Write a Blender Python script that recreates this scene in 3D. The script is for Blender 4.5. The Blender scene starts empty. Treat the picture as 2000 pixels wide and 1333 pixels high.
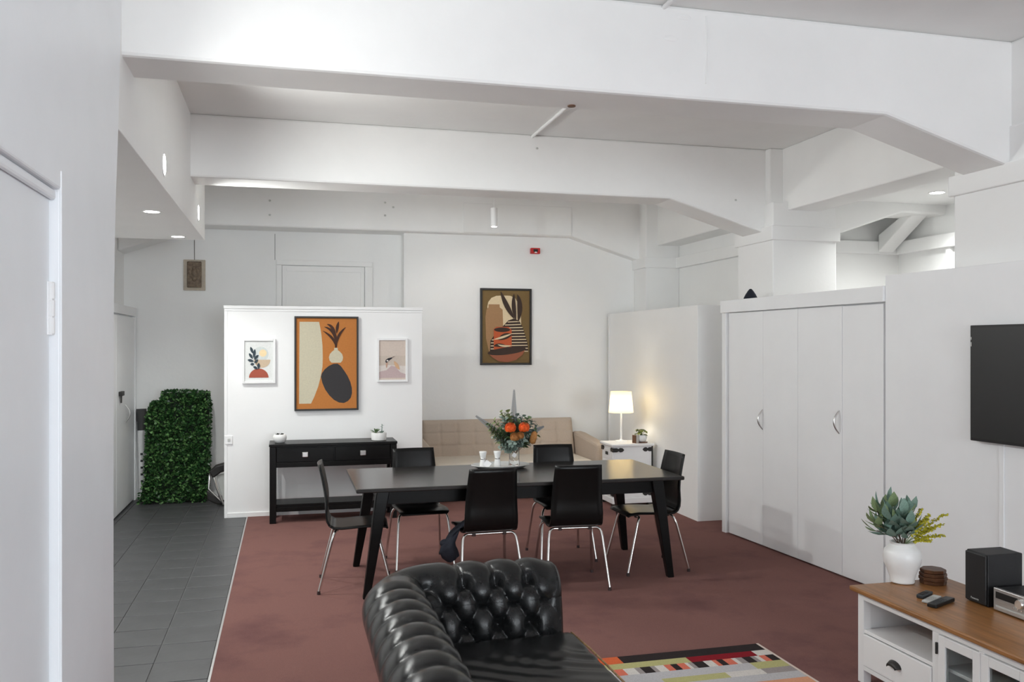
import bpy, bmesh, math, random
from mathutils import Vector, Matrix
random.seed(7)
R = math.radians
PI = math.pi
scene = bpy.context.scene
C = scene.collection

# ------------------------------------------------------------------ camera
F_PX, CX, CY, CAM_H, YAW = 1700.0, 1000.0, 677.0, 1.70, R(14.5)
cam_d = bpy.data.cameras.new('camera')
cam_d.sensor_width = 36.0
cam_d.lens = F_PX / 2000.0 * 36.0
cam_d.shift_y = (CY - 666.5) / 2000.0
cam_d.clip_start = 0.05
cam = bpy.data.objects.new('camera', cam_d)
cam.location = (0, 0, CAM_H)
cam.rotation_euler = (R(90), 0, -YAW)
C.objects.link(cam)
scene.camera = cam

# ------------------------------------------------------------------ world, exposure
world = bpy.data.worlds.new('world')
scene.world = world
world.use_nodes = True
bg = world.node_tree.nodes['Background']
bg.inputs[0].default_value = (0.86, 0.93, 1.0, 1)
bg.inputs[1].default_value = 1.0
vs = scene.view_settings
vs.view_transform = 'Standard'
vs.look = 'None'
vs.gamma = 1.0
vs.use_curve_mapping = False
scene.cycles.diffuse_bounces = 8
vs.exposure = 0.78

def area_light(name, loc, rot, sx, sy, power, col, spread=180):
    l = bpy.data.lights.new(name, 'AREA')
    l.shape = 'RECTANGLE'; l.size = sx; l.size_y = sy
    l.energy = power; l.color = col; l.spread = R(spread)
    o = bpy.data.objects.new(name, l)
    o.location = loc; o.rotation_euler = rot
    C.objects.link(o)
    return o
# daylight entering through the three windows of the wall behind the photographer
WY = -8.0          # window wall, behind the photographer
WIN = [(-0.35, 0.85), (1.15, 2.35), (2.65, 3.85)]
for (x0, x1), pw in zip(WIN, (40, 65, 85)):
    area_light('window_daylight', ((x0 + x1) / 2, WY + .08, 1.85), (R(90), 0, 0), x1 - x0 - .1, 1.8, pw, (0.88, 0.955, 1.0))

# daylight from a side window added out of view to brighten the near left wall
area_light('window_daylight', (4.26, -2.28, 1.42), (R(90), 0, R(90)), 1.9, 1.1, 42, (0.86, 0.94, 1.0))

# ------------------------------------------------------------------ materials
MATS = {}
def mat(name, col, rough=0.5, metal=0.0, var=0.0, scale=8.0, bump=0.0, bscale=None, coat=0.0, emit=None, estr=0.0,
        trans=0.0, ior=1.45, stretch=None, spec=0.5, sss=0.0):
    if name in MATS: return MATS[name]
    m = bpy.data.materials.new(name); m.use_nodes = True
    nt = m.node_tree; b = nt.nodes['Principled BSDF']
    b.inputs['Base Color'].default_value = (*col, 1)
    b.inputs['Roughness'].default_value = rough
    b.inputs['Metallic'].default_value = metal
    b.inputs['Coat Weight'].default_value = coat
    b.inputs['Transmission Weight'].default_value = trans
    b.inputs['IOR'].default_value = ior
    b.inputs['Specular IOR Level'].default_value = spec
    if emit:
        b.inputs['Emission Color'].default_value = (*emit, 1); b.inputs['Emission Strength'].default_value = estr
    if var or bump:
        tc = nt.nodes.new('ShaderNodeTexCoord'); mp = nt.nodes.new('ShaderNodeMapping')
        nt.links.new(tc.outputs['Object'], mp.inputs['Vector'])
        if stretch: mp.inputs['Scale'].default_value = stretch
        if var:
            n = nt.nodes.new('ShaderNodeTexNoise'); n.inputs['Scale'].default_value = scale; n.inputs['Detail'].default_value = 5
            n.inputs['Roughness'].default_value = .6
            nt.links.new(mp.outputs[0], n.inputs['Vector'])
            r = nt.nodes.new('ShaderNodeValToRGB')
            r.color_ramp.elements[0].position = .3; r.color_ramp.elements[1].position = .7
            r.color_ramp.elements[0].color = (*[max(0, c * (1 - var)) for c in col], 1)
            r.color_ramp.elements[1].color = (*[min(1, c * (1 + var)) for c in col], 1)
            nt.links.new(n.outputs['Fac'], r.inputs['Fac']); nt.links.new(r.outputs['Color'], b.inputs['Base Color'])
        if bump:
            n2 = nt.nodes.new('ShaderNodeTexNoise'); n2.inputs['Scale'].default_value = bscale or scale * 6; n2.inputs['Detail'].default_value = 4
            nt.links.new(mp.outputs[0], n2.inputs['Vector'])
            bp = nt.nodes.new('ShaderNodeBump'); bp.inputs['Strength'].default_value = bump; bp.inputs['Distance'].default_value = .01
            nt.links.new(n2.outputs['Fac'], bp.inputs['Height']); nt.links.new(bp.outputs['Normal'], b.inputs['Normal'])
    MATS[name] = m
    return m

def carpet_mat():
    m = mat('carpet', (0.235, 0.118, 0.105), 0.95, var=.10, scale=260, bump=.6, bscale=420, spec=.1)
    nt = m.node_tree; b = nt.nodes['Principled BSDF']
    ramp = [n for n in nt.nodes if n.type == 'VALTORGB'][0]
    mp = [n for n in nt.nodes if n.type == 'MAPPING'][0]
    n = nt.nodes.new('ShaderNodeTexNoise'); n.inputs['Scale'].default_value = 1.6; n.inputs['Detail'].default_value = 7; n.inputs['Roughness'].default_value = .62
    nt.links.new(mp.outputs[0], n.inputs['Vector'])
    r = nt.nodes.new('ShaderNodeValToRGB'); e = r.color_ramp.elements
    e[0].position = .30; e[0].color = (.74, .72, .78, 1); e[1].position = .50; e[1].color = (1, 1, 1, 1)
    nt.links.new(n.outputs['Fac'], r.inputs['Fac'])
    mx = nt.nodes.new('ShaderNodeMix'); mx.data_type = 'RGBA'; mx.blend_type = 'MULTIPLY'; mx.inputs['Factor'].default_value = 1
    nt.links.new(ramp.outputs['Color'], mx.inputs['A']); nt.links.new(r.outputs['Color'], mx.inputs['B'])
    nt.links.new(mx.outputs['Result'], b.inputs['Base Color'])
    return m

PAINT = (0.885, 0.89, 0.885)
M_wall = mat('wall_paint', PAINT, .55, var=.02, scale=1.3, bump=.10, bscale=30)
M_conc = mat('painted_concrete', (0.885, 0.888, 0.88), .5, var=.035, scale=1.1, bump=.22, bscale=9)
M_ceil = mat('ceiling_paint', (0.86, 0.86, 0.85), .65, var=.04, scale=.9, bump=.2, bscale=7)
M_near = mat('near_wall_paint', (0.88, 0.905, 0.93), .4, var=.03, scale=1.8, bump=.12, bscale=14)
M_part = mat('partition_paint', (0.90, 0.90, 0.90), .5, var=.01, scale=2, bump=.04, bscale=40)
M_joint = mat('shadow_gap', (0.25, 0.25, 0.25), .8)
M_ward = mat('wardrobe_white', (0.87, 0.88, 0.89), .4, var=.02, scale=2.2)
M_trim = mat('white_trim', (0.86, 0.86, 0.86), .35)
M_carpet = carpet_mat()
M_tile = mat('slate_tile', (0.063, 0.064, 0.067), .42, var=.18, scale=5, bump=.08, bscale=20)
M_grout = mat('grout', (0.15, 0.15, 0.15), .9)
M_black = mat('black_stained_wood', (0.005, 0.0048, 0.0048), .34, spec=.22, var=.25, scale=6, stretch=(1, 12, 12), bump=.03, bscale=40)
M_table = mat('black_table_top', (0.026, 0.024, 0.023), .22, coat=.0, var=.3, scale=5, stretch=(1.2, 14, 14), bump=.03, bscale=30)
M_chair = mat('black_veneer', (0.005, 0.0049, 0.0049), .30, spec=.3, var=.15, scale=20)
M_chrome = mat('chrome', (0.78, 0.77, 0.75), .12, 1.0)
M_steel = mat('brushed_steel', (0.62, 0.61, 0.60), .32, 1.0)
M_rubber = mat('dark_rubber', (0.05, 0.03, 0.03), .7)
M_leather = mat('black_leather', (0.010, 0.0105, 0.011), .24, var=.2, scale=30, bump=.07, bscale=260, spec=.42)
M_worn = mat('worn_tan_leather', (0.26, 0.15, 0.06), .5, var=.6, scale=60)
M_beige = mat('beige_linen', (0.54, 0.45, 0.37), .9, var=.07, scale=120, bump=.3, bscale=400)
M_beige2 = mat('pale_linen', (0.66, 0.60, 0.52), .9, var=.07, scale=120, bump=.3, bscale=400)
M_white = mat('white_lacquer', (0.84, 0.84, 0.84), .32)
M_ceram = mat('white_ceramic', (0.84, 0.84, 0.83), .28, var=.02, scale=12)
M_oak = mat('brown_oak', (0.30, 0.135, 0.045), .36, var=.28, scale=3.5, stretch=(14, 1.2, 14), bump=.04, bscale=30)
M_iron = mat('black_iron', (0.02, 0.018, 0.017), .45)
M_tvb = mat('tv_bezel', (0.010, 0.010, 0.010), .4)
M_tvs = mat('tv_screen', (0.022, 0.022, 0.022), .30)
M_glass = mat('clear_glass', (0.95, 0.97, 0.97), .03, trans=1.0, ior=1.45)
M_water = mat('pane_glass', (0.86, 0.90, 0.90), .05, trans=1.0, ior=1.1)
M_leaf = mat('leaf_green', (0.10, 0.17, 0.07), .55, var=.4, scale=30)
M_sage = mat('sage_leaf', (0.20, 0.31, 0.255), .6, var=.3, scale=25)
M_sage2 = mat('olive_leaf', (0.24, 0.32, 0.16), .6, var=.3, scale=25)
M_gum = mat('gum_leaf', (0.22, 0.29, 0.25), .6, var=.25, scale=30)
M_gum2 = mat('olive_gum', (0.22, 0.27, 0.11), .6, var=.25, scale=30)
M_hedge = mat('hedge_leaf', (0.022, 0.075, 0.02), .36, var=.6, scale=40)
M_hedge2 = mat('hedge_leaf_bright_highlight', (0.12, 0.25, 0.08), .3, var=.4, scale=40)  # brighter leaf green, also puts highlights into the foliage colour
M_hcore = mat('hedge_core', (0.008, 0.018, 0.008), .9)
M_twig = mat('twig', (0.10, 0.07, 0.05), .8)
M_orange = mat('orange_petal', (0.80, 0.13, 0.02), .6, var=.3, scale=60)
M_rust = mat('rust_petal', (0.45, 0.20, 0.06), .7, var=.3, scale=60)
M_yel = mat('yellow_bloom', (0.55, 0.50, 0.04), .6, var=.3, scale=60)
M_navy = mat('navy_cloth', (0.012, 0.015, 0.025), .85, bump=.3, bscale=200)
M_red = mat('red_plastic', (0.55, 0.02, 0.02), .4)
M_spk = mat('speaker_black', (0.012, 0.012, 0.013), .5, bump=.1, bscale=300)
M_silver = mat('silver_metal', (0.50, 0.49, 0.48), .35, .8)
M_dgrey = mat('dark_grey_plastic', (0.035, 0.04, 0.045), .5)
M_lgrey = mat('light_grey_plastic', (0.55, 0.56, 0.54), .5)
M_wood2 = mat('rosewood', (0.12, 0.05, 0.022), .45, var=.35, scale=20)
M_brass = mat('aged_brown_icon', (0.17, 0.125, 0.085), .6, var=.5, scale=40)
M_parch = mat('old_parchment', (0.50, 0.44, 0.36), .7, var=.12, scale=20)
M_lamp = mat('downlight_lens', (1, 1, 1), .5, emit=(1, .98, .95), estr=14)
M_soil = mat('soil', (0.05, 0.035, 0.025), .95)

# ------------------------------------------------------------------ mesh builder
class MB:
    def __init__(self): self.v = []; self.f = []; self.mi = []; self.cur = 0
    def add(self, vs, fs):
        o = len(self.v); self.v += [tuple(p) for p in vs]
        for f in fs: self.f.append(tuple(i + o for i in f)); self.mi.append(self.cur)
        return self
    def box(self, x0, x1, y0, y1, z0, z1):
        vs = [(x, y, z) for z in (z0, z1) for y in (y0, y1) for x in (x0, x1)]
        return self.add(vs, [(0, 2, 3, 1), (4, 5, 7, 6), (0, 1, 5, 4), (2, 6, 7, 3), (0, 4, 6, 2), (1, 3, 7, 5)])
    def prism(self, pts, axis, a0, a1):
        n = len(pts)
        def P(p, a):
            if axis == 'y': return (p[0], a, p[1])
            if axis == 'x': return (a, p[0], p[1])
            return (p[0], p[1], a)
        vs = [P(p, a0) for p in pts] + [P(p, a1) for p in pts]
        fs = [tuple(range(n)), tuple(range(2 * n - 1, n - 1, -1))] + [(i, i + n, (i + 1) % n + n, (i + 1) % n) for i in range(n)]
        return self.add(vs, fs)
    def loft(self, rings, cap=True, closed=True):
        n = len(rings[0]); vs = [p for r in rings for p in r]; fs = []
        for k in range(len(rings) - 1):
            for i in range(n if closed else n - 1):
                j = (i + 1) % n
                fs.append((k * n + i, k * n + j, (k + 1) * n + j, (k + 1) * n + i))
        if cap and closed: fs += [tuple(range(n - 1, -1, -1)), tuple((len(rings) - 1) * n + i for i in range(n))]
        return self.add(vs, fs)
    def lathe(self, prof, n=24, c=(0, 0, 0), cap=True, wob=None):
        rings = [[(c[0] + r * math.cos(2 * PI * i / n), c[1] + r * math.sin(2 * PI * i / n), c[2] + z) for i in range(n)] for r, z in prof]
        return self.loft(rings, cap)
    def tube(self, pts, rad, n=8, cap=True):
        pts = [Vector(p) for p in pts]; rings = []
        up = None
        for k, p in enumerate(pts):
            t = (pts[min(k + 1, len(pts) - 1)] - pts[max(k - 1, 0)]).normalized()
            if up is None: up = Vector((0, 0, 1)) if abs(t.z) < .9 else Vector((1, 0, 0))
            a = t.cross(up).normalized(); b = a.cross(t).normalized(); up = b
            r = rad[k] if isinstance(rad, (list, tuple)) else rad
            rings.append([tuple(p + a * r * math.cos(2 * PI * i / n) + b * r * math.sin(2 * PI * i / n)) for i in range(n)])
        return self.loft(rings, cap)
    def grid(self, fn, nu, nv):
        vs = [fn(i / nu, j / nv) for j in range(nv + 1) for i in range(nu + 1)]
        fs = [(j * (nu + 1) + i, j * (nu + 1) + i + 1, (j + 1) * (nu + 1) + i + 1, (j + 1) * (nu + 1) + i) for j in range(nv) for i in range(nu)]
        return self.add(vs, fs)
    def sphere(self, c, rx, ry=None, rz=None, n=12, m=8):
        ry = ry or rx; rz = rz or rx
        rings = []
        for k in range(m + 1):
            a = -PI / 2 + PI * k / m; r = max(math.cos(a), .02)
            rings.append([(c[0] + rx * r * math.cos(2 * PI * i / n), c[1] + ry * r * math.sin(2 * PI * i / n), c[2] + rz * math.sin(a)) for i in range(n)])
        return self.loft(rings)
    def leaf(self, base, d, up, L, W, fold=.25, bend=.3):
        d = Vector(d).normalized(); s = d.cross(Vector(up))
        if s.length < 1e-3: s = d.cross(Vector((1, .3, 0)))
        s.normalize(); n = s.cross(d).normalized(); b = Vector(base); vs = []
        st = [(0, .06), (.22, .72), (.5, 1.0), (.78, .66), (1.0, .04)]
        for t, w in st:
            c = b + d * L * t - n * bend * L * t * t
            vs += [c - s * W * w * .5 + n * W * w * fold, c, c + s * W * w * .5 + n * W * w * fold]
        fs = []
        for k in range(4):
            o = k * 3; fs += [(o, o + 1, o + 4, o + 3), (o + 1, o + 2, o + 5, o + 4)]
        return self.add(vs, fs)
    def build(self, name, mats, parent=None, smooth=None, bevel=0, loc=None, rot=None, recalc=True, sub=0, solid=0):
        me = bpy.data.meshes.new(name); me.from_pydata(self.v, [], self.f)
        for m in (mats if isinstance(mats, (list, tuple)) else [mats]): me.materials.append(m)
        me.polygons.foreach_set('material_index', self.mi)
        if recalc:
            bm = bmesh.new(); bm.from_mesh(me); bmesh.ops.recalc_face_normals(bm, faces=bm.faces); bm.to_mesh(me); bm.free()
        if smooth:
            me.shade_smooth(); me.set_sharp_from_angle(angle=R(smooth))
        me.update()
        o = bpy.data.objects.new(name, me); C.objects.link(o)
        if parent: o.parent = parent
        if loc: o.location = loc
        if rot: o.rotation_euler = rot
        if solid:
            s = o.modifiers.new('solid', 'SOLIDIFY'); s.thickness = solid; s.offset = 0
        if sub:
            s = o.modifiers.new('sub', 'SUBSURF'); s.levels = sub; s.render_levels = sub
        if bevel:
            b = o.modifiers.new('bevel', 'BEVEL'); b.width = bevel; b.segments = 2; b.limit_method = 'ANGLE'; b.angle_limit = R(40)
        return o

def box(name, m, x0, x1, y0, y1, z0, z1, parent=None, bevel=0):
    return MB().box(x0, x1, y0, y1, z0, z1).build(name, m, parent, bevel=bevel)
def thing(name, label, cat, loc=(0, 0, 0), rz=0, group=None):
    o = bpy.data.objects.new(name, None); o.empty_display_size = .1
    C.objects.link(o); o.location = loc; o.rotation_euler = (0, 0, rz)
    return tag(o, label, cat, group)
def tag(o, label, cat, group=None):
    o['label'] = label; o['category'] = cat
    if group: o['group'] = group
    return o
def struct(o, label, cat=None):
    o['kind'] = 'structure'; o['label'] = label; o['category'] = cat or 'wall'
    return o
def copy_tree(o, parent=None):
    c = o.copy(); C.objects.link(c); c.parent = parent
    for ch in list(o.children): copy_tree(ch, c)
    return c
# photo pixel -> point on a known plane of the room
_c, _s = math.cos(YAW), math.sin(YAW)
def ray(u, v):
    a = (u - CX) / F_PX; return Vector((_s + a * _c, _c - a * _s, -(v - CY) / F_PX))
def on_y(u, v, y): r = ray(u, v); return Vector((0, 0, CAM_H)) + r * (y / r.y)
def on_x(u, v, x): r = ray(u, v); return Vector((0, 0, CAM_H)) + r * (x / r.x)
def on_z(u, v, z): r = ray(u, v); return Vector((0, 0, CAM_H)) + r * ((z - CAM_H) / r.z)

# ------------------------------------------------------------------ floor
CARPET_X = -0.38
fl = struct(box('floor', M_grout, -1.75, CARPET_X, WY, 10.5, -.10, -.006), 'dark grey tiled corridor floor left of the carpet', 'floor')
tb = MB().box(-.1475, .1475, -.1475, .1475, -.02, 0)
t0 = tb.build('tile', M_tile, fl, bevel=.003)
first = True
for ix in range(5):
    for iy in range(26):
        x1 = CARPET_X - .01 - ix * .30; y = 2.75 + iy * .30
        o = t0 if first else t0.copy()
        if not first: C.objects.link(o)
        first = False
        o.location = (x1 - .15, y, random.uniform(-.0008, .0008))
        if ix == 4: o.scale = (.53, 1, 1); o.location.x = -1.669      # cut tiles along the wall
fc = struct(box('floor_carpet', M_carpet, CARPET_X, 6.4, WY, 10.5, -.10, .006), 'worn reddish brown carpet covering the room floor', 'floor')
box('edge_strip', M_steel, CARPET_X - .008, CARPET_X + .004, WY, 9.02, -.01, .008, fc)

# ------------------------------------------------------------------ walls and ceiling
struct(box('ceiling', M_ceil, -1.9, 6.4, WY - .2, 10.7, 3.5, 3.65), 'pale grey painted concrete ceiling slab', 'ceiling')
YL, YR = 10.42, 10.20
# back wall
wb = struct(box('wall_back', M_wall, -1.9, 1.33, YL, YL + .2, 0, 3.5), 'grey white back wall behind the corridor and partition')
struct(box('wall_back_right', M_wall, 1.33, 4.9, YR, YR + .42, 0, 3.5), 'white back wall behind the beige sofa')
for u in (537, 727 + 12):
    p = on_y(u, 455, YL); box('panel_joint', M_joint, p.x - .003, p.x + .003, YL - .003, YL, 2.7 if u < 600 else 2.1, 3.0, wb) if u < 600 else None
struct(box('wall_left', M_wall, -1.9, -1.75, WY, 10.5, 0, 3.5), 'white left side wall of the corridor')
# door on back wall, seen above the partition
a = on_y(540, 508, YL); b = on_y(727, 510, YL)
d2 = MB()
d2.box(a.x, b.x, YL - .035, YL, a.z - .06, a.z).box(a.x, a.x + .06, YL - .035, YL, 0, a.z - .06).box(b.x - .09, b.x, YL - .035, YL, 0, a.z - .06)
dr = struct(d2.build('door_2', M_wall, bevel=.006), 'tall grey white door with moulded frame behind the partition', 'door')
box('door_panel', M_wall, a.x + .065, b.x - .095, YL - .018, YL, 0.01, a.z - .066, dr, .004)
box('door_stile', M_wall, a.x + .065, a.x + .11, YL - .024, YL - .018, .01, a.z - .066, dr, .003)
box('door_stile', M_wall, b.x - .14, b.x - .095, YL - .024, YL - .018, .01, a.z - .066, dr, .003)
box('door_rail', M_wall, a.x + .11, b.x - .14, YL - .024, YL - .018, a.z - .13, a.z - .066, dr, .003)

# near left wall with recessed door
NX = -0.58
nw = MB()
nw.prism([(WY, 0), (1.50, 0), (1.50, 2.115), (2.53, 2.115), (2.53, 0), (3.285, 0), (3.262, .9), (3.265, 1.8), (3.30, 2.2), (3.355, 2.5), (3.41, 2.95), (3.47, 3.5), (WY, 3.5)], 'x', NX - .12, NX)
nwo = struct(nw.build('wall_near_left', M_near, bevel=.006), 'pale blue grey wall in the left foreground')
MB().box(NX - .004, NX + .003, 2.53, 2.578, 0, 2.166).build('architrave', M_near, nwo, bevel=.004)
dn = struct(MB().box(NX - .11, NX - .026, 1.505, 2.526, .01, 2.105).build('door_1', M_near, bevel=.004), 'pale recessed door in the left foreground wall', 'door')
for zc in (1.80, .35):
    hg = MB().box(NX - .032, NX - .014, 2.505, 2.5295, zc - .07, zc + .07)
    for k in range(3): hg.lathe([(.009, -.021), (.009, .021)], 10, (NX - .018, 2.512, zc - .046 + k * .046))
    hg.build('hinge', M_trim, dn, bevel=.001)
MB().box(NX - .026, NX - .010, 1.505, 2.526, 2.085, 2.113).build('door_stop', M_near, dn, bevel=.008)

# wall behind the photographer, with windows
wf = MB(); xs = [-1.9] + [v for w in WIN for v in w] + [6.4]
for k in range(0, len(xs), 2): wf.box(xs[k], xs[k + 1], WY - .2, WY, 0, 3.5)
for x0, x1 in WIN: wf.box(x0, x1, WY - .2, WY, 0, .9).box(x0, x1, WY - .2, WY, 2.8, 3.5)
struct(wf.build('wall_front', M_wall), 'white window wall behind the photographer')
for i, (x0, x1) in enumerate(WIN):
    w = MB().box(x0, x0 + .05, WY - .16, WY - .08, .9, 2.8).box(x1 - .05, x1, WY - .16, WY - .08, .9, 2.8).box(x0 + .05, x1 - .05, WY - .16, WY - .08, .9, .95).box(x0 + .05, x1 - .05, WY - .16, WY - .08, 2.75, 2.8)
    wo = struct(w.build('window_%d' % (i + 1), M_trim), ['window behind the photographer beside the near left wall', 'middle window behind the photographer', 'window behind the photographer nearest the television wall'][i], 'window')
    box('pane', M_water, x0 + .05, x1 - .05, WY - .125, WY - .115, .95, 2.75, wo)

# bulkhead over the corridor
BX, BZ, BY = -0.72, 2.66, 8.32
struct(MB().box(-1.75, BX, WY, BY, BZ, 3.5).build('ceiling_bulkhead', M_wall, bevel=.004), 'boxed white bulkhead over the corridor with recessed lights', 'ceiling')

# beams
BB = 3.01
def beam(name, pts, y0, y1, label):
    return struct(MB().prism(pts, 'y', y0, y1).build(name, M_conc, bevel=.018), label, 'beam')
b1 = beam('ceiling_beam', [(-1.1, 3.5), (-1.1, BB), (3.28, BB), (4.24, 2.73), (4.6, 2.73), (4.6, 3.5)], 4.23, 4.58, 'nearest deep white concrete ceiling beam with sloped haunch at right')
b2 = beam('ceiling_beam', [(-1.1, 3.5), (-1.1, BB), (3.30, BB), (4.24, 2.73), (4.83, 2.73), (5.05, 2.77), (5.69, 2.98), (6.3, 2.98), (6.3, 3.5)], 7.12, 7.48, 'middle white concrete ceiling beam resting on the square column')
b3 = beam('ceiling_beam', [(-1.75, 3.5), (-1.75, 2.72), (-.9, BB + .02), (3.36, BB + .02), (4.24, 2.76), (4.5, 2.76), (4.5, 3.5)], 10.04, YL, 'far white concrete ceiling beam along the back wall')
a = on_y(905, 386, 10.03); c = on_y(1116, 460, 10.03)
box('raised_panel', M_conc, a.x, c.x, 10.025, 10.04, BB + .03, on_y(1116, 405, 10.03).z, b3, .006)
for u, v in ((527, 392), (527, 420), (752, 396), (768, 405), (752, 421)):
    p = on_y(u, v, 10.04); MB().sphere((p.x, 10.04, p.z), .014, .008, .012, 8, 4).build('bolt_head', M_lgrey, b3)
for u, v in ((1049, 290), (1437, 391)):
    p = on_y(u, v, 7.12); MB().sphere((p.x, 7.12, p.z), .012, .006, .01, 8, 4).build('bolt_head', M_lgrey, b2)
p = on_y(1379, 60, 4.23)
MB().tube([(p.x, 4.229, 3.46), (p.x + .004, 4.229, 3.3), (p.x - .003, 4.229, 3.1)], .004, 6).build('plaster_seam', M_conc, b1)
for u, v in ((1335, 33), (1310, 75)):
    p = on_y(u, v, 4.23); MB().sphere((p.x, 4.232, p.z), .05, .006, .018, 10, 4).build('plaster_patch', M_conc, b1)
p = on_z(1118, 205, BB)
MB().lathe([(.022, -.006), (.022, .004)], 12, (p.x, 4.5, BB)).build('hole_plug', M_wood2, b1)
# beams along the column line
LB = 2.93
for y0, y1, l in ((WY, 4.24, 'lengthwise ceiling beam over the television wall, nearest the window wall'), (4.57, 7.13, 'lengthwise ceiling beam between the two near columns'), (7.47, 10.05, 'lengthwise ceiling beam between middle column and back corner')):
    struct(MB().box(4.37, 4.70, y0, y1, LB, 3.5).build('ceiling_beam', M_conc, bevel=.012), l, 'beam')
# lengthwise haunches at the middle column
# columns with caps
def column(y0, y1, x1, label, x0=4.22):
    o = struct(MB().box(x0, x1, y0, y1, 0, 3.5 if x1 < 4.7 else 3.0).build('column', M_wall, bevel=.01), label, 'column')
    MB().box(x0 - .025, x1 + .025, y0 - .025, y1 + (.025 if y1 < 10 else 0), 2.655, 2.785).build('column_cap', M_wall, o, bevel=.008)
    if x1 > 4.7:
        MB().box(x0 + .015, 4.69, y0 + .08, y1 - .08, 2.785, 3.5).build('column_neck', M_conc, o, bevel=.015)
    return o
column(4.03, 4.67, 4.87, 'square white column behind the television wall', 4.12)
column(6.97, 7.60, 4.87, 'square white column rising behind the wardrobe')
column(9.82, 10.2, 4.66, 'shallow white pilaster in the back right corner')
struct(box('wall_right_far', M_wall, 4.66, 4.80, 7.60, 10.2, 0, 3.5), 'white side wall between column and back corner')
MB().box(4.60, 4.66, 7.62, 9.82, 2.655, 2.785).build('trim_1', M_wall, bevel=.006)
struct(bpy.data.objects['trim_1'], 'white picture rail band on the back right side wall', 'trim')
# side bay beyond the column line
struct(box('wall_side_bay', M_wall, 4.80, 6.3, 7.80, 7.95, 0, 3.5), 'shaded wall of the side bay beyond the square column')
struct(box('wall_right_outer', M_wall, 6.19, 6.4, 3.80, 7.80, 0, 3.5), 'outer white wall of the side bay at right')
t2 = MB().box(4.88, 6.19, 7.74, 7.80, 2.655, 2.785).box(6.12, 6.19, 4.0, 7.74, 2.655, 2.785)
struct(t2.build('trim_2', M_wall, bevel=.006), 'white picture rail band around the side bay', 'trim')
struct(box('trim_3', M_wall, 6.15, 6.19, 7.02, 7.08, 0, 2.655), 'slim vertical batten on the side bay wall', 'trim')
struct(box('wall_bay_end', M_wall, 4.60, 6.4, 3.70, 3.80, 0, 3.5), 'unseen near end wall added to close the side bay')  # added so the extra side window opens outdoors, not into the bay
struct(box('ceiling_side_bay', M_wall, 4.70, 6.3, 3.80, 7.12, 3.07, 3.2), 'lowered white ceiling of the side bay', 'ceiling')
br = MB()
p0 = Vector((5.98, 7.76, 2.70)); p1 = Vector((6.08, 7.30, 3.02))
br.prism([(7.74, 2.67), (7.74, 2.85), (7.34, 3.02), (7.18, 3.02)], 'x', 5.90, 6.08)
struct(br.build('ceiling_brace', M_conc, bevel=.012), 'short sloping concrete haunch in the side bay', 'beam')
struct(box('wall_light_block', M_wall, 4.40, 4.60, WY, 4.10, 2.0, 2.95), 'unseen white infill added above the television wall to block window light', 'wall')  # added out of view to keep window light out of the side bay
# conduits under the ceiling slab
a = on_z(1030, 262, 3.48)
cd = tag(MB().tube([(2.02, 4.58, 3.485), (2.02, 7.12, 3.485)], .013, 8).build('conduit', M_trim, smooth=60), 'white conduit pipe on ceiling between the two near beams', 'pipe')
tag(MB().tube([(1.92, 3.2, 3.485), (1.92, 4.23, 3.485)], .013, 8).build('conduit', M_trim, smooth=60), 'white conduit pipe at top edge in front of nearest beam', 'pipe')

# low partition
PX0, PX1, PY = -.60, 1.37, 9.04
pt = struct(box('wall_partition', M_part, PX0, PX1, PY, PY + .12, 0, 2.075, bevel=.003), 'low bright white partition carrying three pictures')
box('top_rail', M_part, PX0 - .005, PX1 + .005, PY - .012, PY + .13, 2.075, 2.105, pt, .003)
box('top_moulding', M_part, PX0, PX1, PY - .006, PY, 2.05, 2.070, pt, .003)
box('corner_strip', M_part, PX0, PX0 + .03, PY - .006, PY, 0, 2.05, pt, .003)
struct(box('baseboard_partition', M_part, PX0 + .03, PX1, PY - .012, PY, .0, .05, bevel=.004), 'white skirting along the low partition', 'baseboard')
# boxed nook wall at right
bxm = MB().box(3.845, 4.60, 7.70, 10.10, 0, 2.10)
nk = struct(bxm.build('wall_nook', M_wall, bevel=.003), 'low boxed white wall behind the table lamp')
box('corner_strip', M_trim, 3.838, 3.845, 10.06, 10.10, 0, 2.10, nk, .002)

# ------------------------------------------------------------------ right wall frame: local x towards camera, local y into the wall
RWY = R(-87.14)
wr = struct(MB().box(2.10, 8.5, -.004, .13, 0, 2.185).box(10.5, 15.2, -.004, .13, 0, 2.185).box(8.5, 10.5, -.004, .13, 0, .82).box(8.5, 10.5, -.004, .13, 2.02, 2.185).build('wall_right', M_ward, loc=(3.86, 7.22, 0), rot=(0, 0, RWY), bevel=.003), 'low white television wall at right')
box('joint_batten', M_ward, 3.04, 3.075, -.012, -.004, 0, 1.15, wr, .003)

w4 = MB()  # window added out of view for daylight on the near left wall
for a in ((8.5, 8.55, .82, 2.02), (10.45, 10.5, .82, 2.02), (9.47, 9.53, .87, 1.97), (8.55, 10.45, .82, .87), (8.55, 10.45, 1.97, 2.02)): w4.box(a[0], a[1], .04, .10, a[2], a[3])
w4 = struct(w4.build('window_4', M_trim, loc=(3.86, 7.22, 0), rot=(0, 0, RWY)), 'added unseen side window in the right wall, lights the near left wall', 'window')
for a in ((8.55, 9.47), (9.53, 10.45)): box('pane', M_water, a[0], a[1], .065, .075, .87, 1.97, w4)

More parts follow.
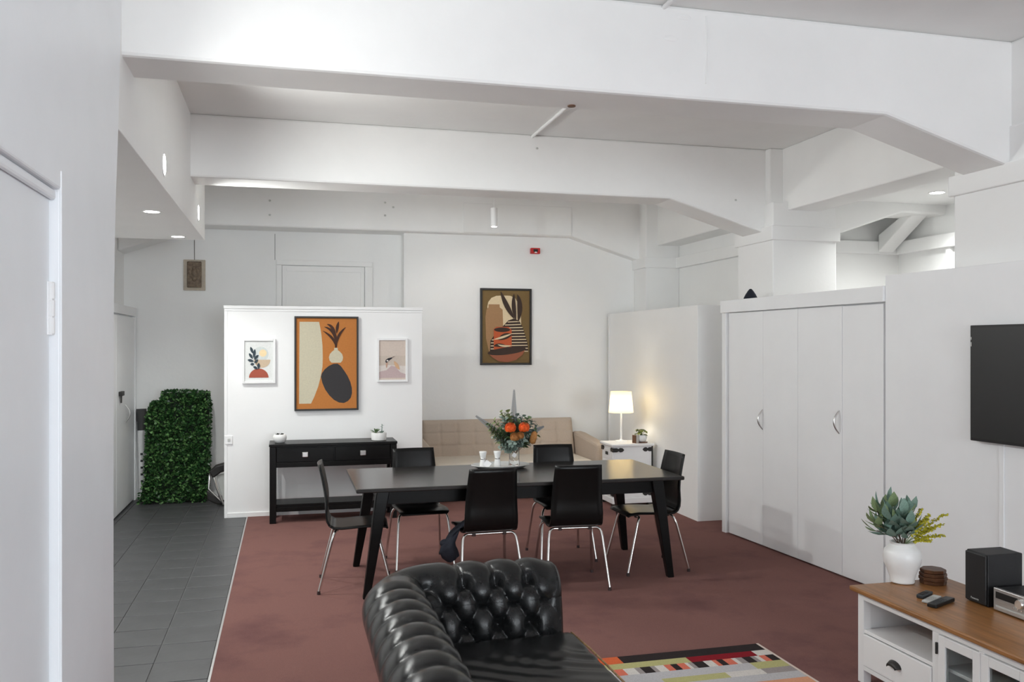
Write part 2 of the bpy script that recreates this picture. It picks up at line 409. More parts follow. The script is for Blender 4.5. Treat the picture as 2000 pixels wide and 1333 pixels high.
# ------------------------------------------------------------------ wardrobe
w = thing('wardrobe', 'long white built-in wardrobe with four folding doors', 'wardrobe', (3.86, 7.22, 0), RWY)
box('body', M_ward, 0, 2.095, .03, .30, 0.0, 2.095, w, .003)
box('end_stile', M_ward, -.012, .05, -.005, .05, 0, 2.02, w, .003)
box('pelmet', M_ward, -.015, 2.098, -.022, .32, 2.005, 2.115, w, .004)
edges = [.055, .51, 1.045 - .0, 1.60, 2.092]
edges = []
for u in (1424, 1490, 1558, 1645, 1726):
    r = ray(u, 800); best = min((abs((3.86 + .05 * s) / r.x * r.y - (7.22 - s)), s) for s in [k * .001 for k in range(0, 2300)]); edges.append(best[1])
for k in range(4):
    d = box('door', M_ward, edges[k] + .002, edges[k + 1] - .002, 0.0, .028, .018, 1.998 - .003 * (k == 3), w, .003)
    if k in (0, 2):
        hx = edges[k + 1] + (.0 if k == 0 else -.03)
        hz = .99 + .02
        r = ray(1490 if k == 0 else 1641, 820); hz = CAM_H + r.z * ((3.86 + .05 * hx) / r.x) - (0.02 if k else 0)
        pts = [(hx, -.002 - .045 * math.sin(PI * t / 10), hz - .085 + .17 * t / 10) for t in range(11)]
        h = MB().tube(pts, [.004 + .004 * math.sin(PI * t / 10) for t in range(11)], 8).build('handle', M_steel, d, smooth=60)
# black object on wardrobe
p = on_x(1466, 583, 4.02)
cap = MB().lathe([(.062, 0), (.06, .02), (.045, .05), (.022, .085), (.008, .10)], 14)
tag(cap.build('pointed_hat', M_navy, smooth=50, loc=(p.x, p.y, 2.115)), 'small black pointed cloth item lying on top of wardrobe', 'hat')

# ------------------------------------------------------------------ left corridor cupboard
lc = thing('cupboard', 'white corridor cupboard with black latch and curved handle', 'cupboard', (-1.63, 10.40, 0), 0)
box('body', M_ward, -.119, -.03, -2.3, 0, 0, 2.05, lc, .003)
box('pelmet', M_ward, -.119, .012, -2.3, .0, 2.03, 2.125, lc, .004)
box('end_post', M_ward, -.03, .012, -.055, 0, 0, 2.03, lc, .003)
d = box('door', M_ward, -.03, 0, -1.1, -.06, .02, 2.015, lc, .003)
pts = [(0.003 + .045 * math.sin(PI * t / 10), -.62, 1.0 - .09 + .18 * t / 10) for t in range(11)]
MB().tube([(x, y + .0, z) for x, y, z in pts], .006, 8).build('handle', M_steel, d, smooth=60)
MB().box(0, .03, -.99, -.83, 1.20, 1.245).box(.012, .022, -.96, -.92, 1.13, 1.20).build('latch', M_iron, d, bevel=.003)
box('door', M_ward, -.03, 0, -2.25, -1.105, .02, 2.015, lc, .003)

# ------------------------------------------------------------------ recessed lights
def lamp_obj(name, ltype, loc, rot, power, col, parent, **kw):
    l = bpy.data.lights.new(name, ltype); l.energy = power; l.color = col
    for k, v in kw.items(): setattr(l, k, v)
    o = bpy.data.objects.new(name, l); C.objects.link(o); o.parent = parent; o.location = loc; o.rotation_euler = rot
    return o
def downlight(loc, label, side=False, power=58, rad=.052, grp=None):
    t = thing('recessed_light', label, 'light', loc, 0, grp)
    rot = (0, 0, 0) if not side else (0, R(-90), 0)
    # local -z is the shining direction
    rg = MB(); n = 24
    rings = [[(r * math.cos(2 * PI * i / n), r * math.sin(2 * PI * i / n), z) for i in range(n)] for r, z in ((rad, .0), (rad + .014, .0), (rad + .012, -.006), (rad, -.004), (rad, .0))]
    rg.loft(rings, cap=False)
    rg.build('bezel', M_trim, t, smooth=40, rot=rot)
    MB().lathe([(rad, -.0035), (rad * .97, -.001)], 24).build('lens', M_lamp, t, rot=rot)
    if side: lamp_obj('glow', 'SPOT', (.02, 0, 0), (0, R(-80), 0), power, (.97, .99, .965), t, spot_size=R(165), spot_blend=.8, shadow_soft_size=.05)
    else: lamp_obj('glow', 'SPOT', (0, 0, -.02), (0, 0, 0), power, (.97, .99, .96), t, spot_size=R(150), spot_blend=.7, shadow_soft_size=.05)
    return t
SG = 'recessed bulkhead lights'
downlight((-.93, 6.63, BZ), 'round recessed ceiling light in bulkhead soffit, nearer one', grp=SG)
downlight((-.92, 8.08, BZ), 'round recessed ceiling light in bulkhead soffit at its far end', grp=SG)
downlight((-.93, 4.88, BZ), 'added unseen ceiling light in bulkhead soffit behind the near left wall, brightens the corridor', grp=SG)  # unseen light added to lift the corridor and soffit
downlight((BX, 5.62, 2.80), 'round recessed light in bulkhead side face between the two near beams', True, 75, .062, SG)
downlight((BX, 7.72, 2.82), 'round recessed light in bulkhead side face just past middle beam', True, 50, .062, SG)
downlight((BX, 3.52, 2.80), 'round recessed light in bulkhead side face shining on nearest beam', True, 26, .062, SG)
downlight((5.60, 6.55, 3.07), 'round recessed light in side bay ceiling beside the square column', False, 62, .06)

# pendant cylinder spotlight
pd = thing('pendant_light', 'white cylinder pendant light hanging in front of back wall', 'light', (2.02, 9.05, 0))
pz0 = on_y(965, 443, 9.05); pz1 = on_y(965, 407, 9.05)
pd.location.x = pz0.x
MB().lathe([(.033, pz0.z), (.036, pz0.z + .002), (.036, pz1.z), (.030, pz1.z + .004)], 20).build('shade', M_trim, pd, smooth=40)
MB().lathe([(.029, pz0.z - .003), (.029, pz0.z + .001)], 20).build('lens', M_lamp, pd)
MB().tube([(0, 0, pz1.z), (0, 0, 3.47)], .003, 6).build('cord', M_trim, pd)
MB().lathe([(.045, 3.47), (.045, 3.4995)], 20).build('ceiling_rose', M_trim, pd)
lamp_obj('glow', 'SPOT', (0, 0, pz0.z - .02), (R(28), 0, 0), 7, (1, .95, .88), pd, spot_size=R(125), spot_blend=.6, shadow_soft_size=.03)

# ------------------------------------------------------------------ small wall fittings
p = on_y(447, 860, PY)
sw = thing('wall_socket', 'white wall switch plate at left edge of the partition', 'switch', (p.x, PY, p.z))
box('plate', M_trim, -.036, .036, -.014, 0, -.042, .042, sw, .004)
box('rocker', M_lgrey, -.012, .014, -.018, -.014, -.012, .016, sw, .002)
p = on_y(1044, 491, YR)
fp = thing('fire_call_point', 'small red fire alarm box high on the back wall', 'alarm', (p.x, YR, p.z))
box('housing', M_red, -.058, .058, -.05, 0, -.035, .035, fp, .005)
box('window', M_iron, -.028, .028, -.053, -.05, -.012, .02, fp, .002)
MB().prism([(-.018, -.026), (.02, -.026), (.012, -.012), (-.004, -.010)], 'y', -.0535, -.05).build('marking', M_trim, fp)
# hanging icon
p0 = on_y(358, 507, YL - .03); p1 = on_y(401, 568, YL - .03)
ic = thing('wall_plaque', 'small brown framed icon hanging by string on the corridor wall', 'plaque', ((p0.x + p1.x) / 2, YL, (p0.z + p1.z) / 2))
w_, h_ = (p1.x - p0.x) / 2, (p0.z - p1.z) / 2
box('mount', M_parch, -w_, w_, -.025, 0, -h_, h_, ic, .006)
box('frame', M_brass, -w_ * .66, w_ * .66, -.045, -.025, -h_ * .82, h_ * .88, ic, .01)
MB().sphere((0, -.045, .01), .035, .012, .085, 12, 8).build('figure', M_parch if False else M_brass, ic, smooth=60)
MB().tube([(0, -.01, h_ * .8), (-.015, -.006, 2.99)], .003, 6).build('string', M_twig, ic)

# ------------------------------------------------------------------ pictures
def flat(c, r=.7): return mat('print_%02x%02x%02x' % tuple(int(x * 255) for x in c), c, r, var=.05, scale=60)
def srgb(r, g, b): return tuple((((x / 255) / 12.92) if x / 255 <= .04045 else ((x / 255 + .055) / 1.055) ** 2.4) for x in (r, g, b))
def picture(name, label, x0, x1, z0, z1, ywall, frame_mat, fw, fd, px, layers, bgcol, mat_w=0):
    """px = photo-crop rectangle (x0, y0, x1, y1) that the layers' outlines were measured in"""
    t = thing(name, label, 'picture', ((x0 + x1) / 2, ywall, z0))
    W, Hh = (x1 - x0), (z1 - z0)
    f = MB()
    f.box(-W / 2, -W / 2 + fw, -fd, 0, 0, Hh).box(W / 2 - fw, W / 2, -fd, 0, 0, Hh)
    f.box(-W / 2 + fw, W / 2 - fw, -fd, 0, 0, fw).box(-W / 2 + fw, W / 2 - fw, -fd, 0, Hh - fw, Hh)
    f.build('frame', frame_mat, t, bevel=.002)
    pm = MB(); mats = [flat(bgcol)]
    yb = -fd * .55
    pm.box(-W / 2 + fw, W / 2 - fw, yb, -.002, fw, Hh - fw)
    def cv(q): return ((q[0] - px[0]) / (px[2] - px[0]) * W - W / 2, Hh - (q[1] - px[1]) / (px[3] - px[1]) * Hh)
    for k, (col, pts) in enumerate(layers):
        m = flat(col)
        if m not in mats: mats.append(m)
        pm.cur = mats.index(m)
        y = yb - .0006 * (k + 1)
        pm.add([(cv(q)[0], y, cv(q)[1]) for q in pts], [tuple(range(len(pts)))])
    pm.build('print', mats, t)
    return t
def ell(cx, cy, rx, ry, rot=0, n=28, a0=0, a1=2 * PI):
    return [(cx + rx * math.cos(a) * math.cos(rot) - ry * math.sin(a) * math.sin(rot), cy + rx * math.cos(a) * math.sin(rot) + ry * math.sin(a) * math.cos(rot)) for a in [a0 + (a1 - a0) * i / n for i in range(n + (1 if a1 - a0 < 6.28 else 0))]]
def blade(p0, p1, p2, w, n=8):
    """curved strip p0 -> p2 via control p1, pointed at both ends"""
    L, Rr = [], []
    for i in range(n + 1):
        t = i / n
        x = (1 - t) ** 2 * p0[0] + 2 * t * (1 - t) * p1[0] + t * t * p2[0]; y = (1 - t) ** 2 * p0[1] + 2 * t * (1 - t) * p1[1] + t * t * p2[1]
        dx = 2 * (1 - t) * (p1[0] - p0[0]) + 2 * t * (p2[0] - p1[0]); dy = 2 * (1 - t) * (p1[1] - p0[1]) + 2 * t * (p2[1] - p1[1])
        l = math.hypot(dx, dy) or 1; ww = w * (.12 + math.sin(PI * min(1, t * 1.0)) ** .8) / 2
        L.append((x - dy / l * ww, y + dx / l * ww)); Rr.append((x + dy / l * ww, y - dx / l * ww))
    return L + Rr[::-1]
CREAM, INK, OCH = srgb(203, 196, 172), srgb(52, 50, 52), srgb(190, 120, 56)
DBR = srgb(66, 38, 26)
lay = [(CREAM, [(695, 155), (905, 155), (918, 220), (932, 310), (942, 420), (945, 540), (942, 640), (925, 740), (895, 860), (855, 965), (818, 1043), (690, 1043)]),
       (INK, [(925, 750), (935, 715), (965, 672), (1010, 635), (1060, 612), (1105, 610), (1140, 635), (1180, 690), (1215, 745), (1245, 810), (1262, 880), (1264, 935), (1250, 985), (1220, 1020), (1175, 1042), (1120, 1035), (1065, 1005), (1015, 955), (970, 890), (940, 820)]),
       (CREAM, [(1070, 437), (1106, 437), (1108, 462), (1130, 478), (1155, 505), (1166, 540), (1160, 575), (1140, 600), (1040, 600), (1018, 575), (1011, 540), (1022, 505), (1046, 478), (1068, 462)])]
for p0, p1, p2, w_ in (((1090, 440), (1086, 330), (945, 252), 26), ((1086, 400), (1090, 240), (960, 208), 28), ((1092, 330), (1060, 190), (990, 180), 28), ((1096, 280), (1098, 210), (1118, 150), 28), ((1090, 430), (1090, 300), (1195, 212), 26), ((1082, 440), (1080, 380), (1096, 300), 14), ((1094, 436), (1098, 380), (1092, 310), 12)):
    lay.append((DBR, blade(p0, p1, p2, w_)))
a = on_y(575, 618, PY - .015); b = on_y(700, 801, PY - .015)
picture('framed_picture', 'large dark framed orange print of cream shape, vase and black stone', a.x, b.x, b.z, a.z, PY, M_iron, .018, .035, (640, 95, 1335, 1120), lay, OCH)

WH = srgb(226, 228, 226)
TEAL, TERRA, SAND = srgb(52, 66, 74), srgb(168, 84, 64), srgb(206, 184, 158)
lay = [(srgb(208, 214, 212), ell(275, 510, 82, 82)), (srgb(240, 216, 172), ell(298, 498, 40, 40)), (SAND, ell(290, 570, 88, 88, 0, 20, 0, PI)), (TERRA, ell(254, 767, 104, 100, 0, 24, PI, 2 * PI)),
       (TEAL, blade((240, 650), (225, 560), (190, 500), 6))]
for x, y, ex, ey in ((190, 500, 166, 430), (200, 550, 213, 455), (190, 560, 150, 500), (205, 568, 250, 520), (200, 588, 135, 572), (208, 606, 246, 568), (205, 618, 165, 622), (250, 672, 254, 605), (240, 672, 195, 645)):
    lay.append((TEAL, blade((x, y), ((x + ex) / 2, (y + ey) / 2 - 4), (ex, ey), 26)))
a = on_y(473, 662, PY - .015); b = on_y(538, 749, PY - .015)
picture('framed_picture', 'small white framed print of dark leaves over terracotta mound', a.x, b.x, b.z, a.z, PY, M_white, .022, .03, (78, 340, 432, 830), lay, WH)
PK, PK2 = srgb(214, 199, 188), srgb(198, 176, 176)
lay = [(srgb(206, 192, 180), [(1550, 530), (1848, 530), (1848, 640), (1550, 640)]), (srgb(222, 214, 208), [(1550, 640), (1660, 632), (1848, 645), (1848, 775), (1550, 775)]),
       (PK2, [(1550, 775), (1550, 715), (1590, 700), (1640, 690), (1690, 640), (1735, 650), (1790, 715), (1848, 735), (1848, 775)]),
       (srgb(196, 160, 140), blade((1640, 668), (1643, 620), (1646, 590), 18)), (srgb(216, 176, 140), blade((1780, 685), (1750, 640), (1722, 590), 34)),
       (srgb(40, 38, 44), [(1628, 598), (1632, 575), (1660, 556), (1704, 546), (1700, 560), (1672, 580), (1650, 602), (1636, 608)]), (srgb(226, 220, 214), ell(1650, 585, 11, 9)),
       (srgb(120, 96, 84), blade((1696, 552), (1712, 542), (1728, 538), 6))]
a = on_y(736, 661, PY - .015); b = on_y(796, 746, PY - .015)
picture('framed_picture', 'small white framed pale pink print at right end of partition', a.x, b.x, b.z, a.z, PY, M_white, .022, .03, (1537, 335, 1868, 820), lay, PK)
OLIVE, BUT, TAN, DK, ORA = srgb(122, 98, 58), srgb(226, 206, 170), srgb(168, 130, 92), srgb(62, 46, 38), srgb(196, 92, 52)
lay = [(BUT, [(248, 660), (256, 620), (285, 580), (330, 560), (400, 556), (460, 558), (505, 580), (540, 640), (558, 720), (562, 860), (250, 860)]),
       (TAN, [(258, 640), (360, 640), (362, 668), (388, 690), (394, 860), (340, 1080), (262, 1080), (236, 960), (230, 760), (240, 690), (258, 668)])]
HUMP = [(270, 1100), (276, 980), (330, 900), (395, 840), (440, 790), (490, 772), (540, 790), (575, 850), (600, 930), (622, 1010), (628, 1085)]
lay.append((DK, HUMP))
for k in range(11):
    y = 800 + k * 28
    def xs_at(y):
        r = []
        for i in range(len(HUMP)):
            p, q = HUMP[i], HUMP[(i + 1) % len(HUMP)]
            if (p[1] - y) * (q[1] - y) < 0: r.append(p[0] + (q[0] - p[0]) * (y - p[1]) / (q[1] - p[1]))
        return sorted(r)
    x = xs_at(y)
    if len(x) >= 2: lay.append((BUT, [(x[0] + 4, y), (x[-1] - 4, y - 6), (x[-1] - 3, y + 3), (x[0] + 4, y + 9)]))
for q in (((494, 772), (420, 660), (370, 522), 40), ((510, 790), (480, 660), (492, 540), 34), ((530, 800), (565, 650), (524, 545), 42)): lay.append((DK, blade(*q)))
lay += [(ORA, [(305, 870), (330, 850), (440, 850), (470, 880), (470, 1045), (305, 1070)]), (DK, ell(382, 877, 74, 22)), (DK, blade((345, 970), (410, 930), (470, 925), 50)), (BUT, blade((304, 968), (380, 955), (474, 912), 18)), (DK, blade((305, 1030), (350, 1010), (440, 1040), 30)), (BUT, blade((340, 1015), (400, 1040), (470, 1025), 16)),
        (srgb(160, 96, 70), [(256, 1100), (600, 1055), (572, 1110), (510, 1160), (430, 1182), (350, 1172), (290, 1135)]), (DK, ell(425, 1076, 178, 34, -.12))]
a = on_y(938, 563, YR - .02); b = on_y(1038, 713, YR - .02)
picture('framed_picture', 'dark framed olive print of vases and bowls above beige sofa', a.x, b.x, b.z, a.z, YR, M_iron, .024, .035, (183, 490, 657, 1207), lay, OLIVE)

# ------------------------------------------------------------------ dining table
DT = thing('dining_table', 'long black wooden dining table with splayed tapered legs', 'table', (1.63, 6.345, 0))
tl, tw = 1.185, .505
tp = MB().box(-tl, tl, -tw, tw, .722, .75)
tp.build('table_top', M_table, DT, bevel=.008)
for x in (-.14, .14): pass
ap = MB().box(-1.0, 1.0, -.41, -.388, .625, .722); ap.build('apron', M_black, DT, bevel=.003)
MB().box(-1.0, 1.0, .388, .41, .625, .722).build('apron', M_black, DT, bevel=.003)
MB().box(-1.022, -1.0, -.41, .41, .625, .722).build('apron', M_black, DT, bevel=.003)
MB().box(1.0, 1.022, -.41, .41, .625, .722).build('apron', M_black, DT, bevel=.003)
for sx in (-1, 1):
    for sy in (-1, 1):
        tx, ty, bx_, by_ = 1.0 * sx, .40 * sy, (1.115 if sx < 0 else 1.095) * sx, .445 * sy
        rr = lambda x, y, z, h: [(x - h, y - h, z), (x + h, y - h, z), (x + h, y + h, z), (x - h, y + h, z)]
        MB().loft([rr(bx_, by_, .006, .024), rr(tx + (bx_ - tx) * .12, ty + (by_ - ty) * .12, .64, .042), rr(tx, ty, .722, .044)]).build('leg', M_black, DT, bevel=.006)

# ------------------------------------------------------------------ dining chairs
def make_chair():
    t = thing('dining_chair', '', 'chair')
    # bent plywood shell profile (y, z, half width)
    seat = [(.215, .430, .175), (.20, .443, .188), (.12, .452, .192), (0, .447, .192), (-.10, .440, .190), (-.155, .444, .189), (-.185, .462, .188)]
    back = [(-.185, .462, .188), (-.204, .495, .187), (-.212, .54, .186), (-.216, .62, .182), (-.228, .70, .177), (-.246, .79, .171), (-.268, .88, .165)]
    def shell(prof, nx, curve):
        v = MB(); n = len(prof)
        def fn(a, b):
            k = b * (n - 1); i = min(int(k), n - 2); q = k - i
            y = prof[i][0] * (1 - q) + prof[i + 1][0] * q; z = prof[i][1] * (1 - q) + prof[i + 1][1] * q; w = prof[i][2] * (1 - q) + prof[i + 1][2] * q
            s = a * 2 - 1
            return (s * w, y + curve * (s * s) * max(0, min(1, (z - .46) / .2)), z)
        v.grid(fn, nx, (n - 1) * 3)
        return v
    shell(seat, 8, .018).build('seat', M_chair, t, smooth=50, solid=.011)
    shell(back, 8, .018).build('backrest', M_chair, t, smooth=50, solid=.011)
    for sy in (-1, 1):
        MB().tube([(-.15, .13 * sy - .01, .424), (.15, .13 * sy - .01, .424)], .010, 8).build('cross_bar', M_chrome, t, smooth=60)
        for sx in (-1, 1):
            x0, y0 = .15 * sx, .13 * sy - .01
            fx, fy = .222 * sx, (.235 if sy > 0 else -.255)
            pts = [(x0, y0, .424), (x0 + .016 * sx, y0 + .004 * sy, .421), (x0 + .030 * sx, y0 + .012 * sy, .410), (x0 + .037 * sx, y0 + .02 * sy, .392), (x0 + .042 * sx, y0 + .03 * sy, .36)]
            pts += [(pts[-1][0] + (fx - pts[-1][0]) * k / 4, pts[-1][1] + (fy - pts[-1][1]) * k / 4, .36 + (.02 - .36) * k / 4) for k in range(1, 5)]
            lg = MB().tube(pts, .0095, 10).build('leg', M_chrome, t, smooth=60)
            MB().lathe([(.012, .0065), (.0125, .012), (.0115, .03)], 10, (fx, fy, 0)).build('foot_cap', M_rubber, lg, smooth=50)
            MB().lathe([(.016, .412), (.016, .428)], 10, (x0 * .72, y0, 0)).build('screw_pad', M_rubber, t)
    return t
CG = 'black dining chairs around the table'
spots = [((1.33, 5.93), 2, 'black dining chair seen from behind, with dark cloth hanging at its side'),
         ((1.97, 5.95), -5, 'black dining chair seen from behind, nearer the wardrobe, nothing hung on it'),
         ((1.00, 6.74), 183, 'black dining chair across the table in front of console table'),
         ((2.14, 6.70), 178, 'black dining chair across the table in front of beige sofa'),
         ((.48, 6.28), -94, 'black dining chair at table end nearest the tiled corridor'),
         ((2.665, 6.22), 91, 'black dining chair at table end nearest the wardrobe and lamp')]
ch0 = make_chair()
for i, (p, rz, lab) in enumerate(spots):
    c = ch0 if i == 0 else copy_tree(ch0)
    c.location = (p[0], p[1], .0); c.rotation_euler = (0, 0, R(rz)); c['label'] = lab; c['group'] = CG; c['category'] = 'chair'
# dark cloth on chair
jk = MB()
def cloth(u, v):
    a = 2 * PI * u
    path = [(1.215, 5.90, .475, .03, .05), (1.155, 5.885, .472, .05, .055), (1.11, 5.865, .44, .06, .05), (1.075, 5.85, .39, .065, .05), (1.06, 5.84, .34, .06, .048), (1.075, 5.845, .29, .055, .045), (1.10, 5.85, .245, .035, .03)]
    k = v * (len(path) - 1); i = min(int(k), len(path) - 2); q = k - i
    x, y, z, rx, ry = [path[i][m] * (1 - q) + path[i + 1][m] * q for m in range(5)]
    w = 1 + .16 * math.sin(3 * a + v * 7) + .08 * math.sin(5 * a - v * 5)
    return (x + rx * w * math.cos(a) * (.6 + .4 * v), y + ry * w * math.sin(a), z + rx * w * math.cos(a) * .55)
jk.grid(cloth, 28, 24)
jk.sphere((1.045, 5.85, .36), .04, .035, .028, 12, 8)
tag(jk.build('cloth_bundle', M_navy, smooth=70), 'dark navy cloth hanging off the seat of a dining chair', 'cloth')

# ------------------------------------------------------------------ console table
cn = thing('console_table', 'black console table with two drawers and low shelf', 'table', (.445, 8.78, 0))
cw, cdp, chh = .61, .19, .765
box('top', M_black, -cw, cw, -cdp, cdp, chh - .025, chh, cn, .004)
for sx in (-1, 1):
    for sy in (-1, 1): box('leg', M_black, sx * (cw - .035) - .03, sx * (cw - .035) + .03, sy * (cdp - .04) - .03, sy * (cdp - .04) + .03, .006, chh - .025, cn, .003)
box('case', M_black, -cw + .065, cw - .065, -cdp + .03, cdp - .02, .555, chh - .025, cn, .003)
for sx in (-1, 1):
    d = box('drawer', M_black, min(sx * .008, sx * (cw - .07)), max(sx * .008, sx * (cw - .07)), -cdp + .016, -cdp + .03, .59, chh - .04, cn, .003)
    box('knob', M_steel, sx * .275 - .028, sx * .275 + .028, -cdp - .012, -cdp + .016, .635, .685, d, .006)
box('bottom_rail', M_black, -cw + .065, cw - .065, -cdp + .012, -cdp + .03, .54, .588, cn, .003)
box('shelf', M_black, -cw + .065, cw - .065, -cdp + .03, cdp - .03, .16, .185, cn, .003)
box('shelf_rail', M_black, -cw + .065, cw - .065, -cdp + .02, -cdp + .04, .115, .16, cn, .003)

def rosette(t, c, n, L, W, tilt0, tilt1, m, name='leaf'):
    for k in range(n):
        a = k * 2.399; q = k / max(1, n - 1); el = tilt0 + (tilt1 - tilt0) * q
        MB().leaf(c, (math.cos(a) * math.cos(el), math.sin(a) * math.cos(el), math.sin(el)), (0, 0, 1), L * (1 - .35 * q), W, .2, .1).build(name, m, t, smooth=60, recalc=False)
# bowl succulent
p = on_z(547, 860, chh)
t = thing('potted_succulent', 'round white bowl with dark low succulents on console table', 'plant', (p.x, 8.74, chh))
MB().lathe([(.035, 0), (.048, .006), (.062, .03), (.066, .055), (.060, .075), (.052, .082), (.048, .078), (.046, .07), (0.01, .07)], 28).build('bowl', M_ceram, t, smooth=50)
M_dsuc = mat('dark_succulent', (.06, .065, .055), .5, var=.4, scale=40)
rosette(t, (-.018, -.005, .072), 9, .038, .020, .2, 1.2, M_dsuc); rosette(t, (.022, .0, .072), 9, .036, .020, .2, 1.2, M_dsuc)
p = on_z(736, 856, chh)
t = thing('potted_succulent', 'white pot with spiky green succulents at console table right end', 'plant', (p.x, 8.74, chh))
MB().lathe([(.066, 0), (.074, .004), (.078, .07), (.076, .076), (.070, .076), (.068, .066), (.01, .066)], 28).build('pot', M_ceram, t, smooth=40)
rosette(t, (-.028, 0, .066), 11, .085, .022, .35, 1.3, M_leaf); rosette(t, (.03, -.01, .066), 8, .05, .02, .2, 1.2, M_gum)
st = MB().tube([(.035, .01, .066), (.03, .0, .11), (.032, 0, .155)], .004, 6)
for k in range(7): st.leaf((.032, 0, .085 + k * .011), (math.cos(k * 2.4), math.sin(k * 2.4), .5), (0, 0, 1), .022, .014)
st.build('sprig', M_gum, t, smooth=60, recalc=False)

# ------------------------------------------------------------------ beige sofa
bs = thing('sofa', 'beige linen tufted sofa against the back wall', 'sofa', (2.45, 9.70, 0))
def tuft_sq(a, b, na, nb):
    ga = abs(math.sin(PI * a * na)); gb = abs(math.sin(PI * b * nb))
    return (min(1, ga * 3) ** .5) * (min(1, gb * 3) ** .5)
def pits(a, b, na, nb):
    da = (a * na - round(a * na)) / na * 1.84; db = (b * nb - round(b * nb)) / nb * .43
    return math.exp(-(da * da + db * db) / .028 ** 2) if .04 < a < .96 and .1 < b < .9 else 0
def bs_back(u, v):
    x = -.92 + 1.84 * u; z = .40 + .43 * v
    edge = min(1, min(u, 1 - u) * 40, (1 - v) * 12)
    return (x, .30 + .13 * v - .035 * edge ** .5 - .008 * tuft_sq(u, v, 9, 3) + .014 * pits(u, v, 9, 3), z)
m_ = MB(); m_.grid(bs_back, 126, 42); m_.build('backrest_front', M_beige, bs, smooth=80)
bk = MB().prism([(.31, .38), (.45, .835), (.485, .82), (.485, .30), (.31, .30)], 'x', -.925, .925)
bk.build('backrest', M_beige, bs, bevel=.012)
def bs_seat(u, v):
    x = -.92 + 1.84 * u; y = -.42 + .76 * v
    edge = min(1, min(u, 1 - u) * 30, v * 14)
    return (x, y, .375 + .045 * edge ** .5 + .004 * tuft_sq(u, v, 6, 3))
m_ = MB(); m_.grid(bs_seat, 96, 40); m_.build('seat_cushion', M_beige2, bs, smooth=80)
box('seat_base', M_beige, -.92, .92, -.42, .34, .14, .376, bs, .012)
for sx in (-1, 1):
    x0, x1 = sorted((sx * .93, sx * 1.07))
    MB().prism([(-.44, .14), (-.44, .585), (-.40, .60), (.30, .66), (.46, .66), (.46, .14)], 'x', x0, x1).build('armrest', M_beige if sx < 0 else M_beige, bs, bevel=.03)
    for sy in (-1, 1): MB().lathe([(.016, .006), (.026, .14)], 12, (sx * .95, sy * .36, 0)).build('leg', M_black, bs, smooth=50)

# ------------------------------------------------------------------ bedside chest with lamp
ct = thing('side_chest', 'small white chest with black iron corner brackets beneath the lamp', 'chest', (3.33, 8.63, 0))
cW, cD, cH = .465, .36, .665
box('body', M_white, .012, cW - .012, .012, cD - .012, .09, cH - .03, ct, .004)
box('lid', M_white, -.012, cW + .008, -.012, cD + .008, cH - .03, cH, ct, .010)
box('plinth', M_white, .0, cW, .0, cD, .03, .09, ct, .006)
for k, (z0, z1) in enumerate(((.50, .60), (.30, .48), (.11, .28))):
    d = box('drawer', M_white, .006, .012, .04, cD - .04, z0, z1, ct, .002)
    MB().box(-.006, .006, cD / 2 - .03, cD / 2 + .03, (z0 + z1) / 2 - .012, (z0 + z1) / 2 + .022).build('pull', M_iron, d, bevel=.004)
def bracket(p0, p1, z, name='bracket'):
    """flared iron strap from p0 to p1 along the face"""
    (x0, y0), (x1, y1) = p0, p1; m = MB()
    n = Vector((y1 - y0, -(x1 - x0), 0)).normalized() * .006
    prof = [(0, .022), (.35, .022), (.5, .012), (.65, .024), (.85, .020), (1, .004)]
    A = [(x0 + (x1 - x0) * t, y0 + (y1 - y0) * t, z + h) for t, h in prof]; B = [(x0 + (x1 - x0) * t, y0 + (y1 - y0) * t, z - h) for t, h in prof]
    ring = A + B[::-1]
    m.loft([[tuple(Vector(q) - n * .2) for q in ring], [tuple(Vector(q) + n) for q in ring]])
    m.build(name, M_iron, ct)
for z in (cH - .065, .13):
    bracket((.008, .010), (.13, .010), z); bracket((cW - .008, .010), (cW - .12, .010), z)
    bracket((.006, .012), (.006, .085), z); bracket((.006, cD - .012), (.006, cD - .09), z)
for x in (.012, cW - .012): box('corner_strap', M_iron, x - .008, x + .008, .004, .012, .09, cH - .03, ct, .002) if x > .2 else None
for x in (.03, cW - .03):
    for y in (.03, cD - .03): box('foot', M_iron, x - .03, x + .03, y - .03, y + .03, .006, .032, ct, .004)

lp = thing('table_lamp', 'lit white table lamp with tapered fabric shade on chest', 'lamp', (3.50, 8.86, cH))
zt = on_y(1212, 765, 8.86).z - cH; zb = on_y(1212, 806, 8.86).z - cH
lp.location.x = on_y(1213, 800, 8.86).x
MB().lathe([(.068, 0), (.070, .004), (.066, .012), (.02, .018), (.012, .03)], 24).build('base', M_white, lp, smooth=40)
MB().tube([(0, 0, .02), (0, 0, zb + .10)], .011, 12).build('stem', M_white, lp, smooth=60)
M_shade = mat('lamp_shade', (.85, .78, .62), .8, trans=0)
nt = M_shade.node_tree; bs_ = nt.nodes['Principled BSDF']; out = nt.nodes['Material Output']
tr = nt.nodes.new('ShaderNodeBsdfTranslucent'); tr.inputs[0].default_value = (.98, .80, .45, 1); mx = nt.nodes.new('ShaderNodeMixShader'); mx.inputs[0].default_value = .62
nt.links.new(bs_.outputs[0], mx.inputs[1]); nt.links.new(tr.outputs[0], mx.inputs[2]); nt.links.new(mx.outputs[0], out.inputs['Surface'])
sh = MB(); n = 36
sh.loft([[(r * math.cos(2 * PI * i / n), r * math.sin(2 * PI * i / n), z) for i in range(n)] for r, z in ((.134, zb), (.112, zt))], cap=False)
sh.build('lamp_shade', M_shade, lp, smooth=60)
